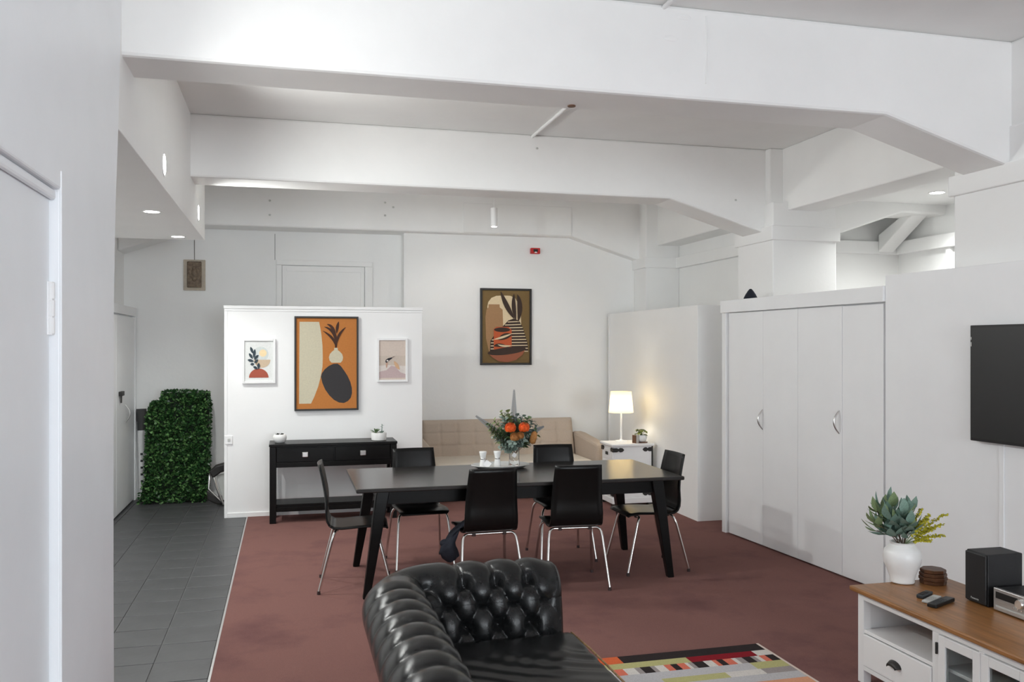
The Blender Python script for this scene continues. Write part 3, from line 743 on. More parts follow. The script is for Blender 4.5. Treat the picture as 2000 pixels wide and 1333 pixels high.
MB().sphere((0, 0, zb + .12), .03, .03, .04, 14, 10).build('bulb', mat('bulb', (1, .9, .7), .4, emit=(1, .86, .6), estr=3), lp, smooth=80)
lamp_obj('glow', 'POINT', (.0, 0, zb + .10), (0, 0, 0), 4.5, (1, .90, .74), lp, shadow_soft_size=.045)

p = on_z(1217, 858, cH)
cu = thing('candle_tin', 'small brown and silver box beside the lamp stem', 'box', (p.x - .018, 8.69, cH), R(20))
box('body', M_silver, -.026, .026, -.026, .026, 0, .085, cu, .003)
box('band', M_wood2, -.0275, -.018, -.0275, .0275, .0, .0855, cu, .001)
p = on_z(1242, 862, cH)
pp = thing('potted_plant', 'small round leaved plant in white pot beside the lamp', 'plant', (p.x, 8.72, cH + .008))
MB().lathe([(.03, 0), (.05, .01), (.062, .04), (.058, .068), (.048, .076), (.044, .07), (.01, .066)], 26).build('pot', M_ceram, pp, smooth=50)
rnd = random.Random(3)
M_lf2 = mat('pilea_leaf', (.13, .16, .03), .4, var=.4, scale=20)
for k in range(15):
    a = rnd.uniform(0, 2 * PI); el = rnd.uniform(.1, 1.3); L = rnd.uniform(.04, .08)
    tip = Vector((math.cos(a) * math.cos(el) * L, math.sin(a) * math.cos(el) * L, .075 + math.sin(el) * L))
    lf = MB().tube([(0, 0, .066), tip * .6 + Vector((0, 0, .03)), tip], .002, 5)
    lf.leaf(tip - Vector((math.cos(a), math.sin(a), 0)) * .015, (math.cos(a), math.sin(a), -.3), (0, 0, 1), .048, .046, .1, .2)
    lf.build('leaf', M_lf2, pp, smooth=60, recalc=False)
tag(MB().lathe([(.066, 0), (.068, .002), (.068, .0075), (.066, .0078)], 28, (p.x, 8.72, cH)).build('coaster', M_wood2, smooth=40), 'round wooden coaster under the round leaved plant', 'coaster')

# ------------------------------------------------------------------ table centrepiece
TZ = .75
p = on_z(975, 912, TZ)
cx_, cy_ = 1.62, 6.62
tr_ = MB(); n = 40
def pl(rx, ry, z): return [(cx_ + rx * math.cos(2 * PI * i / n), cy_ + ry * math.sin(2 * PI * i / n), TZ + z) for i in range(n)]
tr_.loft([pl(.155, .11, 0.001), pl(.185, .13, .003), pl(.235, .165, .026), pl(.23, .161, .029), pl(.183, .127, .007), pl(.02, .02, .007)])
tag(tr_.build('serving_platter', mat('grey_glaze', (.55, .56, .55), .12), smooth=50), 'shallow pale oval platter in middle of dining table', 'platter')
def grinder(u, lab, tagged):
    q = on_z(u, 900, TZ); t = thing('grinder', lab, 'grinder', (cx_ + (u - 975) / 1700 * 6.95 - .04, 6.58, TZ + .0095))
    MB().lathe([(.024, 0), (.027, .003), (.025, .035), (.021, .058), (.019, .066)], 20).build('body', M_ceram, t, smooth=50)
    MB().lathe([(.0195, .064), (.021, .066), (.021, .074), (.0195, .076)], 20).build('ring', M_steel, t, smooth=40)
    MB().lathe([(.019, .075), (.021, .085), (.029, .118), (.029, .124), (.027, .127), (.01, .128)], 20).build('head', M_ceram, t, smooth=50)
    if tagged:
        MB().box(-.024, .024, -.001, .001, -.024, .024).build('paper_tag', M_white, t, loc=(.028, -.03, .032), rot=(R(-8), R(38), R(-10)))
        MB().tube([(.02, -.01, .07), (.026, -.025, .064), (.028, -.03, .055)], .0012, 5).build('tag_string', M_twig, t)
    return t
grinder(948, 'white pepper grinder with paper tag on the platter', True)
grinder(976, 'white salt grinder without tag, right beside the glass vase', False)
vx, vy = 1.735, 6.64
fv = thing('flower_vase', 'clear glass vase of native flowers with two orange blooms', 'vase', (vx, vy, TZ + .0085))
MB().lathe([(.040, 0), (.044, .004), (.040, .06), (.041, .15), (.050, .20), (.047, .20), (.038, .15), (.037, .06), (.040, .012), (.01, .010)], 28).build('vase', M_glass, fv, smooth=50)
rnd = random.Random(11)
def sprig(base, tip, nl, L, W, m, name='sprig', spread=.9, bendy=.05, r=.0022):
    b, t_ = Vector(base), Vector(tip); mid = (b + t_) / 2 + Vector((rnd.uniform(-1, 1), rnd.uniform(-1, 1), 0)) * bendy
    mm = MB(); P = [(1 - k / 8) ** 2 * b + 2 * (k / 8) * (1 - k / 8) * mid + (k / 8) ** 2 * t_ for k in range(9)]
    mm.tube(P, r, 5); mm.cur = 1
    for k in range(nl):
        q = .30 + .70 * k / nl; i = min(int(q * 8), 7); c = P[i].lerp(P[i + 1], q * 8 - i); ax = (P[i + 1] - P[i]).normalized()
        a = k * 2.399 + rnd.uniform(-.3, .3); s = ax.orthogonal().normalized(); s = s * math.cos(a) + ax.cross(s) * math.sin(a)
        mm.leaf(c, s * spread + ax * .55 + Vector((0, 0, .1)), ax, 1.35 * L * (1.1 - .5 * q) * rnd.uniform(.8, 1.2), 1.35 * W * (1.1 - .45 * q), .12, .25)
    return mm, name, m
def put(mm_name_m, parent):
    mm, name, m = mm_name_m
    return mm.build(name, [M_twig, m], parent, smooth=60, recalc=False)
bz = .19
for tip, nl, L, W, m in (((-.02, .0, .50), 0, 0, 0, M_gum), ((-.11, .0, .43), 22, .045, .034, M_gum2), ((-.07, .05, .40), 20, .05, .036, M_gum2), ((-.22, -.03, .34), 26, .045, .03, M_leaf), ((-.16, .03, .36), 22, .045, .03, M_gum2),
        ((.08, .02, .40), 22, .05, .034, M_gum), ((.15, .0, .36), 20, .05, .034, M_gum), ((.20, .03, .32), 20, .045, .03, M_gum), ((.12, .08, .34), 20, .045, .035, M_gum2), ((-.19, -.06, .24), 24, .042, .026, M_gum), ((-.14, -.09, .16), 22, .042, .028, M_gum),
        ((.13, -.08, .25), 20, .045, .03, M_gum), ((.05, -.12, .22), 22, .045, .03, M_gum), ((-.05, -.12, .20), 22, .045, .03, M_gum), ((-.05, .02, .44), 22, .055, .045, M_gum2), ((-.09, -.04, .38), 20, .055, .045, M_gum), ((.11, -.02, .38), 22, .055, .04, M_leaf), ((.03, .04, .40), 22, .055, .04, M_gum), ((-.20, -.02, .30), 22, .05, .035, M_gum2), ((.19, -.03, .24), 18, .05, .032, M_gum2), ((0, .1, .38), 22, .05, .034, M_leaf), ((.03, -.05, .36), 18, .05, .03, M_leaf), ((-.12, -.06, .30), 18, .05, .03, M_leaf), ((.17, -.04, .28), 18, .045, .03, M_leaf), ((-.02, -.10, .27), 16, .045, .03, M_leaf), ((.09, .0, .30), 16, .045, .03, M_leaf)):
    if nl: put(sprig((rnd.uniform(-.02, .02), rnd.uniform(-.02, .02), .10 if nl < 20 else .12), tip, nl, L, W, m), fv)
M_fern = mat('grey_fern', (.24, .26, .28), .7)
for b_, tip in (((.0, .02, .2), (.005, .02, .60)), ((-.02, 0, .18), (-.31, .0, .40)), ((.02, 0, .2), (.26, .05, .30))):
    b_, tip = Vector(b_), Vector(tip); mm = MB(); ax = (tip - b_).normalized(); s = Vector((ax.z, 0, -ax.x)).normalized()
    mm.tube([b_, b_.lerp(tip, .5), tip], [.002, .0018, .001], 5); mm.cur = 1
    for k in range(34):
        q = .35 + .65 * k / 34; c = b_.lerp(tip, q); l = .045 * (1.05 - q) + .006
        for sg in (-1, 1): mm.leaf(c, s * sg + ax * .5, Vector((0, -1, 0)), l, .006, .1, .0)
    mm.build('fern_frond', [M_twig, M_fern], fv, recalc=False)
def pincushion(c, r, m):
    f = MB().sphere(c, r * .8, r * .8, r * .75, 12, 8)
    for k in range(150):
        a = k * 2.399; z = 1 - 1.7 * (k + .5) / 150; rr = math.sqrt(max(0, 1 - z * z)); d = Vector((rr * math.cos(a), rr * math.sin(a), z)); c0 = Vector(c)
        s = d.orthogonal().normalized() * .0022; e = c0 + d * r * 1.12 + Vector((0, 0, .006)); b0 = c0 + d * r * .7
        f.add([b0 - s, b0 + s, e + s, e - s], [(0, 1, 2, 3)])
    f.build('bloom', m, fv, smooth=70, recalc=False)
pincushion((-.062, -.12, .305), .040, M_orange); pincushion((.048, -.12, .305), .040, M_orange)
pincushion((-.03, -.135, .235), .034, M_rust); pincushion((.012, -.14, .245), .028, M_rust)
MB().lathe([(.005, -.05), (.024, -.04), (.028, 0), (.022, .04), (.006, .052)], 14).build('banksia_cone', M_rust, fv, smooth=70, loc=(.135, -.08, .225), rot=(0, R(15), 0))
MB().box(-.016, .016, -.001, .001, -.016, .016).build('paper_tag', M_white, fv, loc=(-.012, -.05, .09), rot=(0, R(35), 0))

# ------------------------------------------------------------------ corridor clutter
hd = thing('artificial_hedge', 'rectangular green artificial hedge mat leaning in the corridor', 'hedge', (0, 0, 0))
out_px = [(270, 984), (283, 930), (286, 880), (288, 850), (287, 815), (296, 790), (314, 788), (318, 768), (345, 766), (404, 767), (408, 800), (407, 870), (404, 940), (399, 982)]
HY = 10.02
pl_ = [on_y(u, v, HY) for u, v in out_px]
hp = [(p.x, max(p.z, 0.01)) for p in pl_]
hc_x, hc_z = sum(p[0] for p in hp) / len(hp), .55
base = Vector((-1.02, 10.1, 0)); hd.location = base
core = MB().prism([((x - hc_x) * .985 + hc_x - base.x, (z - hc_z) * .985 + hc_z) for x, z in hp], 'y', HY + .04 - base.y, HY + .16 - base.y)
core.build('backing', M_hcore, hd)
def inside(x, z):
    c_ = False; j = len(hp) - 1
    for i in range(len(hp)):
        if (hp[i][1] > z) != (hp[j][1] > z) and x < (hp[j][0] - hp[i][0]) * (z - hp[i][1]) / (hp[j][1] - hp[i][1]) + hp[i][0]: c_ = not c_
        j = i
    return c_
rnd = random.Random(5); lm = MB(); cnt = 0
x0, x1 = min(p[0] for p in hp), max(p[0] for p in hp); z0, z1 = 0.01, max(p[1] for p in hp)
while cnt < 5200:
    x, z = rnd.uniform(x0, x1), rnd.uniform(z0, z1)
    if not inside(x, z): continue
    cnt += 1; lm.cur = 1 if rnd.random() < .36 else 0
    y = HY + rnd.uniform(-.01, .05) + .02 * math.sin(x * 9) * math.sin(z * 7)
    d = Vector((rnd.uniform(-1, 1), -rnd.uniform(.1, 1.0), rnd.uniform(-.7, 1))); L = rnd.uniform(.026, .05)
    d.normalize(); s = d.cross(Vector((rnd.uniform(-1, 1), rnd.uniform(-1, 1), rnd.uniform(-1, 1)))).normalized(); b0 = Vector((x, y, z)) - base
    lm.add([b0, b0 + d * L * .5 + s * L * .3, b0 + d * L, b0 + d * L * .5 - s * L * .3], [(0, 1, 2, 3)])
for k in range(1500):
    i = rnd.randrange(1, len(hp) - 1); q = rnd.random(); x = hp[i][0] * (1 - q) + hp[i + 1 if i + 1 < len(hp) else 0][0] * q; z = hp[i][1] * (1 - q) + hp[i + 1 if i + 1 < len(hp) else 0][1] * q
    lm.cur = 1 if rnd.random() < .12 else 0
    d = Vector((x - hc_x, rnd.uniform(-.4, .4), (z - hc_z) * .5)).normalized() * .6 + Vector((rnd.uniform(-1, 1), rnd.uniform(-1, 1), rnd.uniform(-1, 1))) * .6
    d.normalize(); L = rnd.uniform(.02, .045); s = d.cross(Vector((rnd.uniform(-1, 1), rnd.uniform(-1, 1), rnd.uniform(-1, 1)))).normalized(); b0 = Vector((x, HY + rnd.uniform(.0, .16), max(z, .02))) - base
    lm.add([b0, b0 + d * L * .5 + s * L * .3, b0 + d * L, b0 + d * L * .5 - s * L * .3], [(0, 1, 2, 3)])
lo = lm.build('foliage', [M_hedge, M_hedge2], hd, recalc=False); lo['kind'] = 'stuff'
# rolled tube
p = on_y(274, 800, 10.28); q = on_y(276, 945, 10.2)
rt = thing('rolled_poster_tube', 'white patterned tube with dark cap standing left of hedge', 'tube', (p.x + .03, 10.30, 0))
top = Vector((-.03, .06, p.z)); bot = Vector((-.005, .01, 0.02))
cut = bot.lerp(top, .76)
MB().tube([bot, cut], .045, 18).build('tube', M_white, rt, smooth=60)
MB().tube([cut, bot.lerp(top, .86)], .046, 18).build('collar', mat('dark_grey_roll', (.06, .06, .06), .7), rt, smooth=60)
MB().tube([bot.lerp(top, .86), top], .052, 18).build('cap', mat('dark_grey_roll', (.06, .06, .06), .7), rt, smooth=60)
for k in range(5):
    c_ = bot.lerp(top, .20 + k * .075); MB().box(c_.x - .014, c_.x + .012, c_.y - .0475, c_.y - .040, c_.z - .012, c_.z + .012).build('printed_mark', M_dgrey, rt, bevel=.002)
# folded chair behind partition
fo = thing('folded_chair', 'black folded chair with chrome frame beside the hedge', 'chair', (on_y(428, 950, 9.75).x, 9.75, 0))
def bar(y0): return None
MB().prism([(-.10, .37), (-.04, .43), (.22, .50), (.24, .42), (.02, .36), (-.06, .30)], 'y', -.05, .10).build('backrest', M_iron, fo, bevel=.015)
MB().prism([(-.03, .33), (.24, .37), (.26, .14), (.04, .06)], 'y', -.01, .02).build('panel', M_lgrey, fo, bevel=.004)
MB().tube([(-.06, -.03, .36), (-.03, -.04, .22), (.03, -.04, .06), (.05, -.04, .02)], .012, 10).build('frame_tube', M_chrome, fo, smooth=60)
MB().tube([(-.10, .05, .33), (-.11, .04, .18), (.05, .0, .02)], .012, 10).build('frame_tube', M_chrome, fo, smooth=60)
MB().prism([(-.13, .16), (.0, .06), (.26, .10), (.26, .012), (-.02, .012), (-.12, .06)], 'y', .02, .12).build('seat', M_iron, fo, bevel=.012)

# ------------------------------------------------------------------ chesterfield sofa
cf = thing('chesterfield_sofa', 'black leather button tufted sofa with rolled arms in foreground', 'sofa', (0, 0, 0))
IX, IY0, IY1, FX, RC = .585, 2.10, 3.76, 1.205, .07       # inner back x, inner arm y (near, far), arm front x, corner radius
cf.location = (.8, 2.9, 0)
OX, OY = .8, 2.9
path = []                                                 # (x, y, nx, ny, s): inner line with outward normal
def seg(x0, y0, x1, y1, nx, ny, n):
    for k in range(n): path.append((x0 + (x1 - x0) * k / n, y0 + (y1 - y0) * k / n, nx, ny))
STEP = .0085
seg(FX, IY1, IX + RC, IY1, 0, 1, int((FX - IX - RC) / STEP))
for k in range(16):
    a = PI / 2 + (PI / 2) * k / 16; path.append((IX + RC + RC * math.cos(a), IY1 - RC + RC * math.sin(a), math.cos(a), math.sin(a)))
seg(IX, IY1 - RC, IX, IY0 + RC, -1, 0, int((IY1 - IY0 - 2 * RC) / STEP))
for k in range(16):
    a = PI + (PI / 2) * k / 16; path.append((IX + RC + RC * math.cos(a), IY0 + RC + RC * math.sin(a), math.cos(a), math.sin(a)))
seg(IX + RC, IY0, FX, IY0, 0, -1, int((FX - IX - RC) / STEP)); path.append((FX, IY0, 0, -1))
S = [0]
for k in range(1, len(path)): S.append(S[-1] + math.hypot(path[k][0] - path[k - 1][0], path[k][1] - path[k - 1][1]))
# profile: list of (o, z, normal_o, normal_z, t, outside)
prof = []
for k in range(34): q = k / 34; prof.append((.035 * q * q, .30 + .265 * q, -1, .12, .265 * q))
rc_o, rc_z, rr = .150, .562, .116
for k in range(52):
    a = R(195) - R(255) * k / 51; prof.append((rc_o + rr * math.cos(a), rc_z + rr * math.sin(a), math.cos(a), math.sin(a), .27 + rr * R(255) * k / 51))
for k in range(1, 13): q = k / 12; prof.append((rc_o + rr * math.cos(R(-60)) - .005 - .012 * q, rc_z + rr * math.sin(R(-60)) - .44 * q, 1, 0, .27 + rr * R(255) + .44 * q))
SA, SB = .148, .108
T_TOP = .372
s_ref = FX - 1.06                                        # arc length of the front-most top-row button on the far arm
def puff(s, t):
    """tufting height at arc length s and profile length t"""
    tt = T_TOP - t                                       # below the top row: positive
    if tt >= 0:
        a = (s - s_ref) / SA; b = tt / (2 * SB)
        p_, q_ = a + b * 1.0, a - b * 1.0
        h = (abs(math.sin(PI * p_)) * abs(math.sin(PI * q_))) ** .33
        # pits at buttons
        row = round(tt / SB); off = .5 * (row % 2); ca = round(a - off) + off
        d2 = ((a - ca) * SA) ** 2 + (tt - row * SB) ** 2
        fade = max(0, min(1, (t - .02) / .06))
        return (.034 * h - .034 * math.exp(-d2 / (.027 ** 2))) * fade + .012
    over = t - T_TOP
    a = (s - s_ref) / SA
    h = abs(math.sin(PI * a)) ** .55
    pit = math.exp(-(((a - round(a)) * SA) ** 2 + over ** 2) / (.027 ** 2))
    # staggered pleats over the roll
    skew = abs(math.sin(PI * (a - .30 * min(1, over / .20)))) ** .55
    w = max(0, 1 - (over / .30) ** 2)
    return (.030 * skew * w - .032 * pit) + .012 + .016 * (1 - w) * 0
L_TOT = S[-1]
rings = []
for k, (x, y, nx, ny) in enumerate(path):
    s = S[k]; ef = min(1, s / .12, (L_TOT - s) / .12); ring = []
    eh = min(1, s / .05, (L_TOT - s) / .05)
    for (o, z, no, nz, t) in prof:
        out = t > .27 + rr * R(250)
        h = 0 if out else (puff(s, t) * max(ef, .0) ** .8 + .012 * (1 - ef))
        oo, zz = o + no * h, z + nz * h
        # rounded arm fronts
        sh_ = (1 - eh) ** 2 * .025
        oo += (rc_o - oo) * sh_ * 2.2; zz += (rc_z - zz) * sh_ * 1.2 if z > .45 else 0
        ring.append((x + nx * oo - OX, y + ny * oo - OY, zz))
    rings.append(ring)
m_ = MB(); m_.loft(rings, cap=False, closed=False)
up = m_.build('tufted_back_and_arms', M_leather, cf, smooth=75)
# arm front panels
for ends, nm in ((rings[0], 1), (rings[-1], -1)):
    xx = ends[0][0]; n_ = len(ends); cyy = sum(p[1] for p in ends) / n_
    e = MB(); bul = [(p[0] + .012, p[1] + (cyy - p[1]) * .12, p[2] + (.5 - p[2]) * .06) for p in ends]
    e.loft([ends, bul]); e.build('arm_front_panel', M_leather, cf, smooth=60)
# seat cushion
rnd = random.Random(2)
def cf_seat(u, v):
    x = IX - .02 + (FX + .05 - IX + .02) * u; y = IY0 - .015 + (IY1 - IY0 + .03) * v
    edge = min(1, (1 - u) * 22 + .25); e2 = min(1, min(v, 1 - v) * 12 + .35)
    wr = .003 * math.sin(38 * (u * .6 + .25 * math.sin(v * 9)) + 30 * v) * math.exp(-((v - .82) / .16) ** 2) + .0016 * math.sin(60 * (v * .55 - u * .35) + 5 * math.sin(u * 6) + 3 * math.sin(v * 23)) * (.3 + .7 * math.sin(v * 11 + u * 4) ** 2)
    z = .335 + .085 * (edge ** .45) * (e2 ** .3) + wr - .02 * math.exp(-((u - .5) / .3) ** 2 - ((v - .55) / .25) ** 2)
    return (x - OX, y - OY, z)
m_ = MB(); m_.grid(cf_seat, 70, 150); m_.build('seat_cushion', M_leather, cf, smooth=80)
MB().box(IX - .05 - OX, FX + .02 - OX, IY0 - .16 - OY, IY1 + .16 - OY, .10, .36).build('seat_base', M_leather, cf, bevel=.02)
MB().tube([(FX + .046 - OX, IY1 + .0 - OY, .400), (FX + .05 - OX, IY1 - .25 - OY, .408), (FX + .05 - OX, IY1 - .7 - OY, .408), (FX + .05 - OX, IY0 - OY, .40)], .0045, 8).build('worn_piping', M_worn, cf, smooth=60)
for x in (IX - .1, FX - .06):
    for y in (IY0 - .08, IY1 + .08): MB().lathe([(.022, .0065), (.03, .03), (.036, .06), (.03, .10)], 16, (x - OX, y - OY, 0)).build('foot', M_wood2, cf, smooth=50)
# buttons in the pits
def at_path(s):
    k = min(range(len(S)), key=lambda i: abs(S[i] - s)); return path[k]
b0 = None
for row in range(3):
    off = .5 * (row % 2); k = -2
    for k in range(-2, 30):
        s = s_ref + (k + off) * SA; t = T_TOP - row * SB
        if s < .06 or s > L_TOT - .06: continue
        pr = min(prof, key=lambda q: abs(q[4] - t)); x, y, nx, ny = at_path(s)
        hgt = puff(s, t) + .003
        oo, zz = pr[0] + pr[2] * hgt, pr[1] + pr[3] * hgt
        if b0 is None:
            b0 = MB().sphere((0, 0, 0), .011, .011, .008, 10, 6).build('button', M_leather, cf, smooth=80); o = b0
        else: o = b0.copy(); C.objects.link(o)
        o.location = (x + nx * oo - OX, y + ny * oo - OY, zz); o.rotation_euler = Vector((nx * pr[2], ny * pr[2], pr[3])).to_track_quat('Z', 'Y').to_euler()

# ------------------------------------------------------------------ striped rug
rg = MB(); pal = {'o': (205, 100, 62), 'k': (48, 42, 42), 'w': (205, 200, 194), 'g': (182, 180, 182), 'y': (176, 172, 120), 'r': (130, 28, 38), 'b': (100, 76, 70), 'p': (206, 150, 118), 's': (150, 142, 140), 'c': (206, 112, 92)}
keys = list(pal); RX0, RX1, RY1, RY0 = 1.30, 2.585, 4.425, 2.55
rows = [(.10, [('o', .34), ('k', .64), ('k', 1)]), (.075, [('w', .25), ('y', .62), ('r', .93), ('w', 1)]),
        (.085, [('k', .22), ('w', .27), ('c', .31), ('w', .36), ('s', .385), ('k', .43), ('s', .45), ('w', .49), ('c', .52), ('k', .55), ('c', .585), ('w', .60), ('s', .62), ('k', .67), ('w', .71), ('c', .73), ('k', .76), ('c', .80), ('w', .82), ('s', .85), ('k', .89), ('s', .91), ('w', .93), ('c', .96), ('k', 1)]),
        (.09, [('w', .25), ('g', .85), ('y', 1)]), (.07, [('r', .12), ('g', .42), ('y', .70), ('w', .86), ('s', 1)]), (.085, [('w', .10), ('b', .50), ('g', 1)]), (.08, [('w', .45), ('p', 1)]), (.085, [('g', .42), ('k', 1)]), (.085, [('w', .5), ('r', .97), ('g', 1)]), (.08, [('s', .5), ('w', 1)])]
y = RY1; rnd = random.Random(4)
while y > RY0:
    if rows: h, sg = rows.pop(0)
    else:
        h = rnd.choice((.07, .085, .1)); sg = []; q = 0
        while q < 1: q = min(1, q + rnd.uniform(.12, .5)); sg.append((rnd.choice(keys), q))
    h = min(h, y - RY0); x = 0
    for kx, q in sg:
        rg.cur = keys.index(kx); xa, xb = RX0 + (RX1 - .014 - RX0) * x, RX0 + (RX1 - .014 - RX0) * q
        rg.box(xa, xb, y - h, y, .007, .016); x = q
    y -= h
RUG_M = [mat('rug_' + k, srgb(*pal[k]), .95, var=.12, scale=150, bump=.4, bscale=300, spec=.1) for k in keys]
ru = thing('striped_rug', 'multicoloured striped rug lying in front of the leather sofa', 'rug', (RX0, RY0, 0))
for v_ in range(len(rg.v)): rg.v[v_] = (rg.v[v_][0] - RX0, rg.v[v_][1] - RY0, rg.v[v_][2])
rg.build('woven_stripes', RUG_M, ru, recalc=False)
box('binding', mat('rug_edge', srgb(205, 190, 180), .9), RX1 - RX0 - .014, RX1 - RX0, 0, RY1 - RY0, .007, .017, ru)

# ------------------------------------------------------------------ television
tv = thing('television', 'large black flat television hung on the right wall', 'television', (3.86, 7.22, 0), RWY)
tx0 = 2.88; tx1 = tx0 + 1.235
MB().box(tx0, tx1, -.060, -.022, 1.14, 1.825).build('bezel', M_tvb, tv, bevel=.004)
box('screen', M_tvs, tx0 + .014, tx1 - .014, -.0615, -.060, 1.158, 1.811, tv)
box('mount', M_iron, tx0 + .45, tx0 + .78, -.022, -.004, 1.3, 1.65, tv)
box('label_sticker', M_lgrey, tx0 + .005, tx0 + .011, -.0608, -.060, 1.70, 1.725, tv)
box('label_sticker', M_lgrey, tx0 + .005, tx0 + .011, -.0608, -.060, 1.74, 1.756, tv)

# ------------------------------------------------------------------ tv unit   (local x = towards the camera side is -y world; built in world axes)
UX0, UX1, UY1, UH = 2.80, 3.34, 3.83, .485
UL = 1.62
un = thing('tv_cabinet', 'white television cabinet with brown wooden top', 'cabinet', (UX0, UY1 - UL, 0))
D_ = UX1 - UX0
MB().box(-.03, D_ + .015, -.03, UL + .03, UH - .025, UH).build('top', M_oak, un, bevel=.007)
box('top_rail', M_white, .0, .03, .045, UL - .045, UH - .06, UH - .025, un, .003)
box('back_panel', M_white, D_ - .02, D_ - .005, .02, UL - .02, .08, UH - .025, un)
for y in (0, UL - .045):
    for x in (0, D_ - .05): box('leg', M_white, x, x + .045, y, y + .045, .006, UH - .025, un, .003)
    box('side_panel', M_white, .045, D_ - .05, y + .01, y + .035, .075, UH - .03, un)
box('bottom', M_white, .0, D_ - .02, .045, UL - .045, .075, .098, un, .002)
B = [.045, .545, .81, 1.075, UL - .045]      # bay limits from the near end; mirrored bays
for y in (.545, 1.075): box('divider', M_white, .0, D_ - .02, y - .02, y + .02, .098, UH - .06, un, .002)
box('center_post', M_white, .0, .03, .795, .825, .098, UH - .06, un, .002)
for y0, y1 in ((.045, .525), (1.095, UL - .045)):
    box('shelf', M_white, .004, D_ - .02, y0, y1, .262, .280, un, .002)
    d = box('drawer', M_white, -.006, .012, y0 + .004, y1 - .004, .102, .258, un, .003)
    yc = (y0 + y1) / 2
    cp = MB(); n = 14
    r1 = [(-.006, yc + .045 * math.cos(PI * i / n), .180 + .026 * math.sin(PI * i / n)) for i in range(n + 1)]
    r2 = [(-.026, yc + .034 * math.cos(PI * i / n), .176 + .018 * math.sin(PI * i / n)) for i in range(n + 1)]
    r3 = [(-.030, yc + .028 * math.cos(PI * i / n), .172 + .010 * math.sin(PI * i / n)) for i in range(n + 1)]
    cp.loft([r1, r2, r3], cap=False, closed=False); cp.build('cup_pull', M_iron, d, smooth=60, solid=.003)
box('shelf', M_white, .03, D_ - .02, .565, 1.055, .262, .278, un, .002)
for y0, y1 in ((.567, .808), (.812, 1.053)):
    f = MB(); z0, z1, w_ = .104, UH - .064, .042
    f.box(-.006, .014, y0, y0 + w_, z0, z1).box(-.006, .014, y1 - w_, y1, z0, z1).box(-.006, .014, y0 + w_, y1 - w_, z0, z0 + w_).box(-.006, .014, y0 + w_, y1 - w_, z1 - w_, z1)
    d = f.build('door', M_white, un, bevel=.003)
    box('pane', M_water, .003, .006, y0 + w_, y1 - w_, z0 + w_, z1 - w_, d)
    hy = y1 + .006 if y0 > .7 else y0 - .006
    for hz in (.36, .17):
        MB().lathe([(.006, -.025), (.006, .025)], 8, (-.008, hy, hz)).build('hinge', M_iron, d)
# small set-top thing inside
q = thing('router', 'small black router on the shelf behind cabinet glass', 'router', (UX0 + .26, UY1 - UL + .86, .278))
box('body', M_dgrey, -.04, .04, -.05, .05, 0, .03, q, .004)
MB().tube([(0, .05, .02), (.0, .07, .05), (0, .16, .055)], .005, 8).build('antenna', M_dgrey, q, smooth=60)
q = thing('disc_player', 'flat dark player behind the nearer cabinet glass', 'player', (UX0 + .25, UY1 - UL + .66, .278))
box('body', M_dgrey, -.10, .10, -.07, .09, .0, .045, q, .004)
box('front_panel', M_iron, -.104, -.10, -.065, .085, .006, .04, q, .001)

# vase with leaves
vp = on_z(1762, 1138, UH)
ve = thing('leaf_vase', 'white ceramic vase of sage leaves and yellow sprigs', 'vase', (vp.x, vp.y, UH))
MB().lathe([(r_ * 1.17, z_ * .96) for r_, z_ in [(.040, 0), (.050, .004), (.052, .010), (.050, .018), (.060, .06), (.076, .105), (.080, .14), (.074, .175), (.056, .198), (.048, .206), (.050, .214), (.053, .218), (.046, .219), (.043, .206), (.045, .19), (.02, .19)]], 36).build('vase', M_ceram, ve, smooth=50)
rnd = random.Random(21)
lfm = {}
for m, nm in ((M_sage, 'a'), (M_sage2, 'b')):
    mm = MB().leaf((0, 0, 0), (0, 0, 1), (0, -1, 0), 1, .52, .10, .16); me = bpy.data.meshes.new('leaf'); me.from_pydata(mm.v, [], mm.f); me.materials.append(m); me.shade_smooth(); lfm[nm] = me
cr, sr = math.cos(YAW), math.sin(YAW)
def vl(r_, up, dep): return Vector((r_ * cr + dep * sr, -r_ * sr + dep * cr, up))
stems = [(-.13, .40, .0), (-.05, .43, .02), (-.02, .39, -.06), (.03, .40, .0), (-.09, .36, -.06), (-.08, .40, .07), (-.01, .34, -.09), (-.15, .33, -.03), (-.12, .27, .03), (.01, .30, -.07)]
for k, st in enumerate(stems):
    st = (st[0], (st[1] - .19) * .84 + .19, st[2]); tip = vl(*st); b_ = Vector((rnd.uniform(-.015, .015), rnd.uniform(-.015, .015), .19))
    P = [b_.lerp(tip, t_ / 6) + Vector((0, 0, .02 * math.sin(PI * t_ / 6))) for t_ in range(7)]
    MB().tube(P, .0025, 5).build('stem', M_twig, ve, smooth=60)
    ax = (tip - b_).normalized()
    for j in range(11):
        q = .28 + .72 * j / 10; c_ = b_.lerp(tip, q) + Vector((0, 0, .02 * math.sin(PI * q))); a = j * 2.399 + k
        s = ax.orthogonal().normalized(); s = s * math.cos(a) + ax.cross(s) * math.sin(a)
        d = (s * (.75 if j < 10 else .1) + ax * .85 + Vector((0, 0, .1))).normalized()
        o = bpy.data.objects.new('leaf', lfm['b' if (k in (0, 7) and j > 3) or rnd.random() < .12 else 'a']); C.objects.link(o); o.parent = ve
        o.location = c_; o.rotation_euler = d.to_track_quat('Z', 'Y').to_euler(); sc = rnd.uniform(.07, .105); o.scale = (sc, sc, sc)
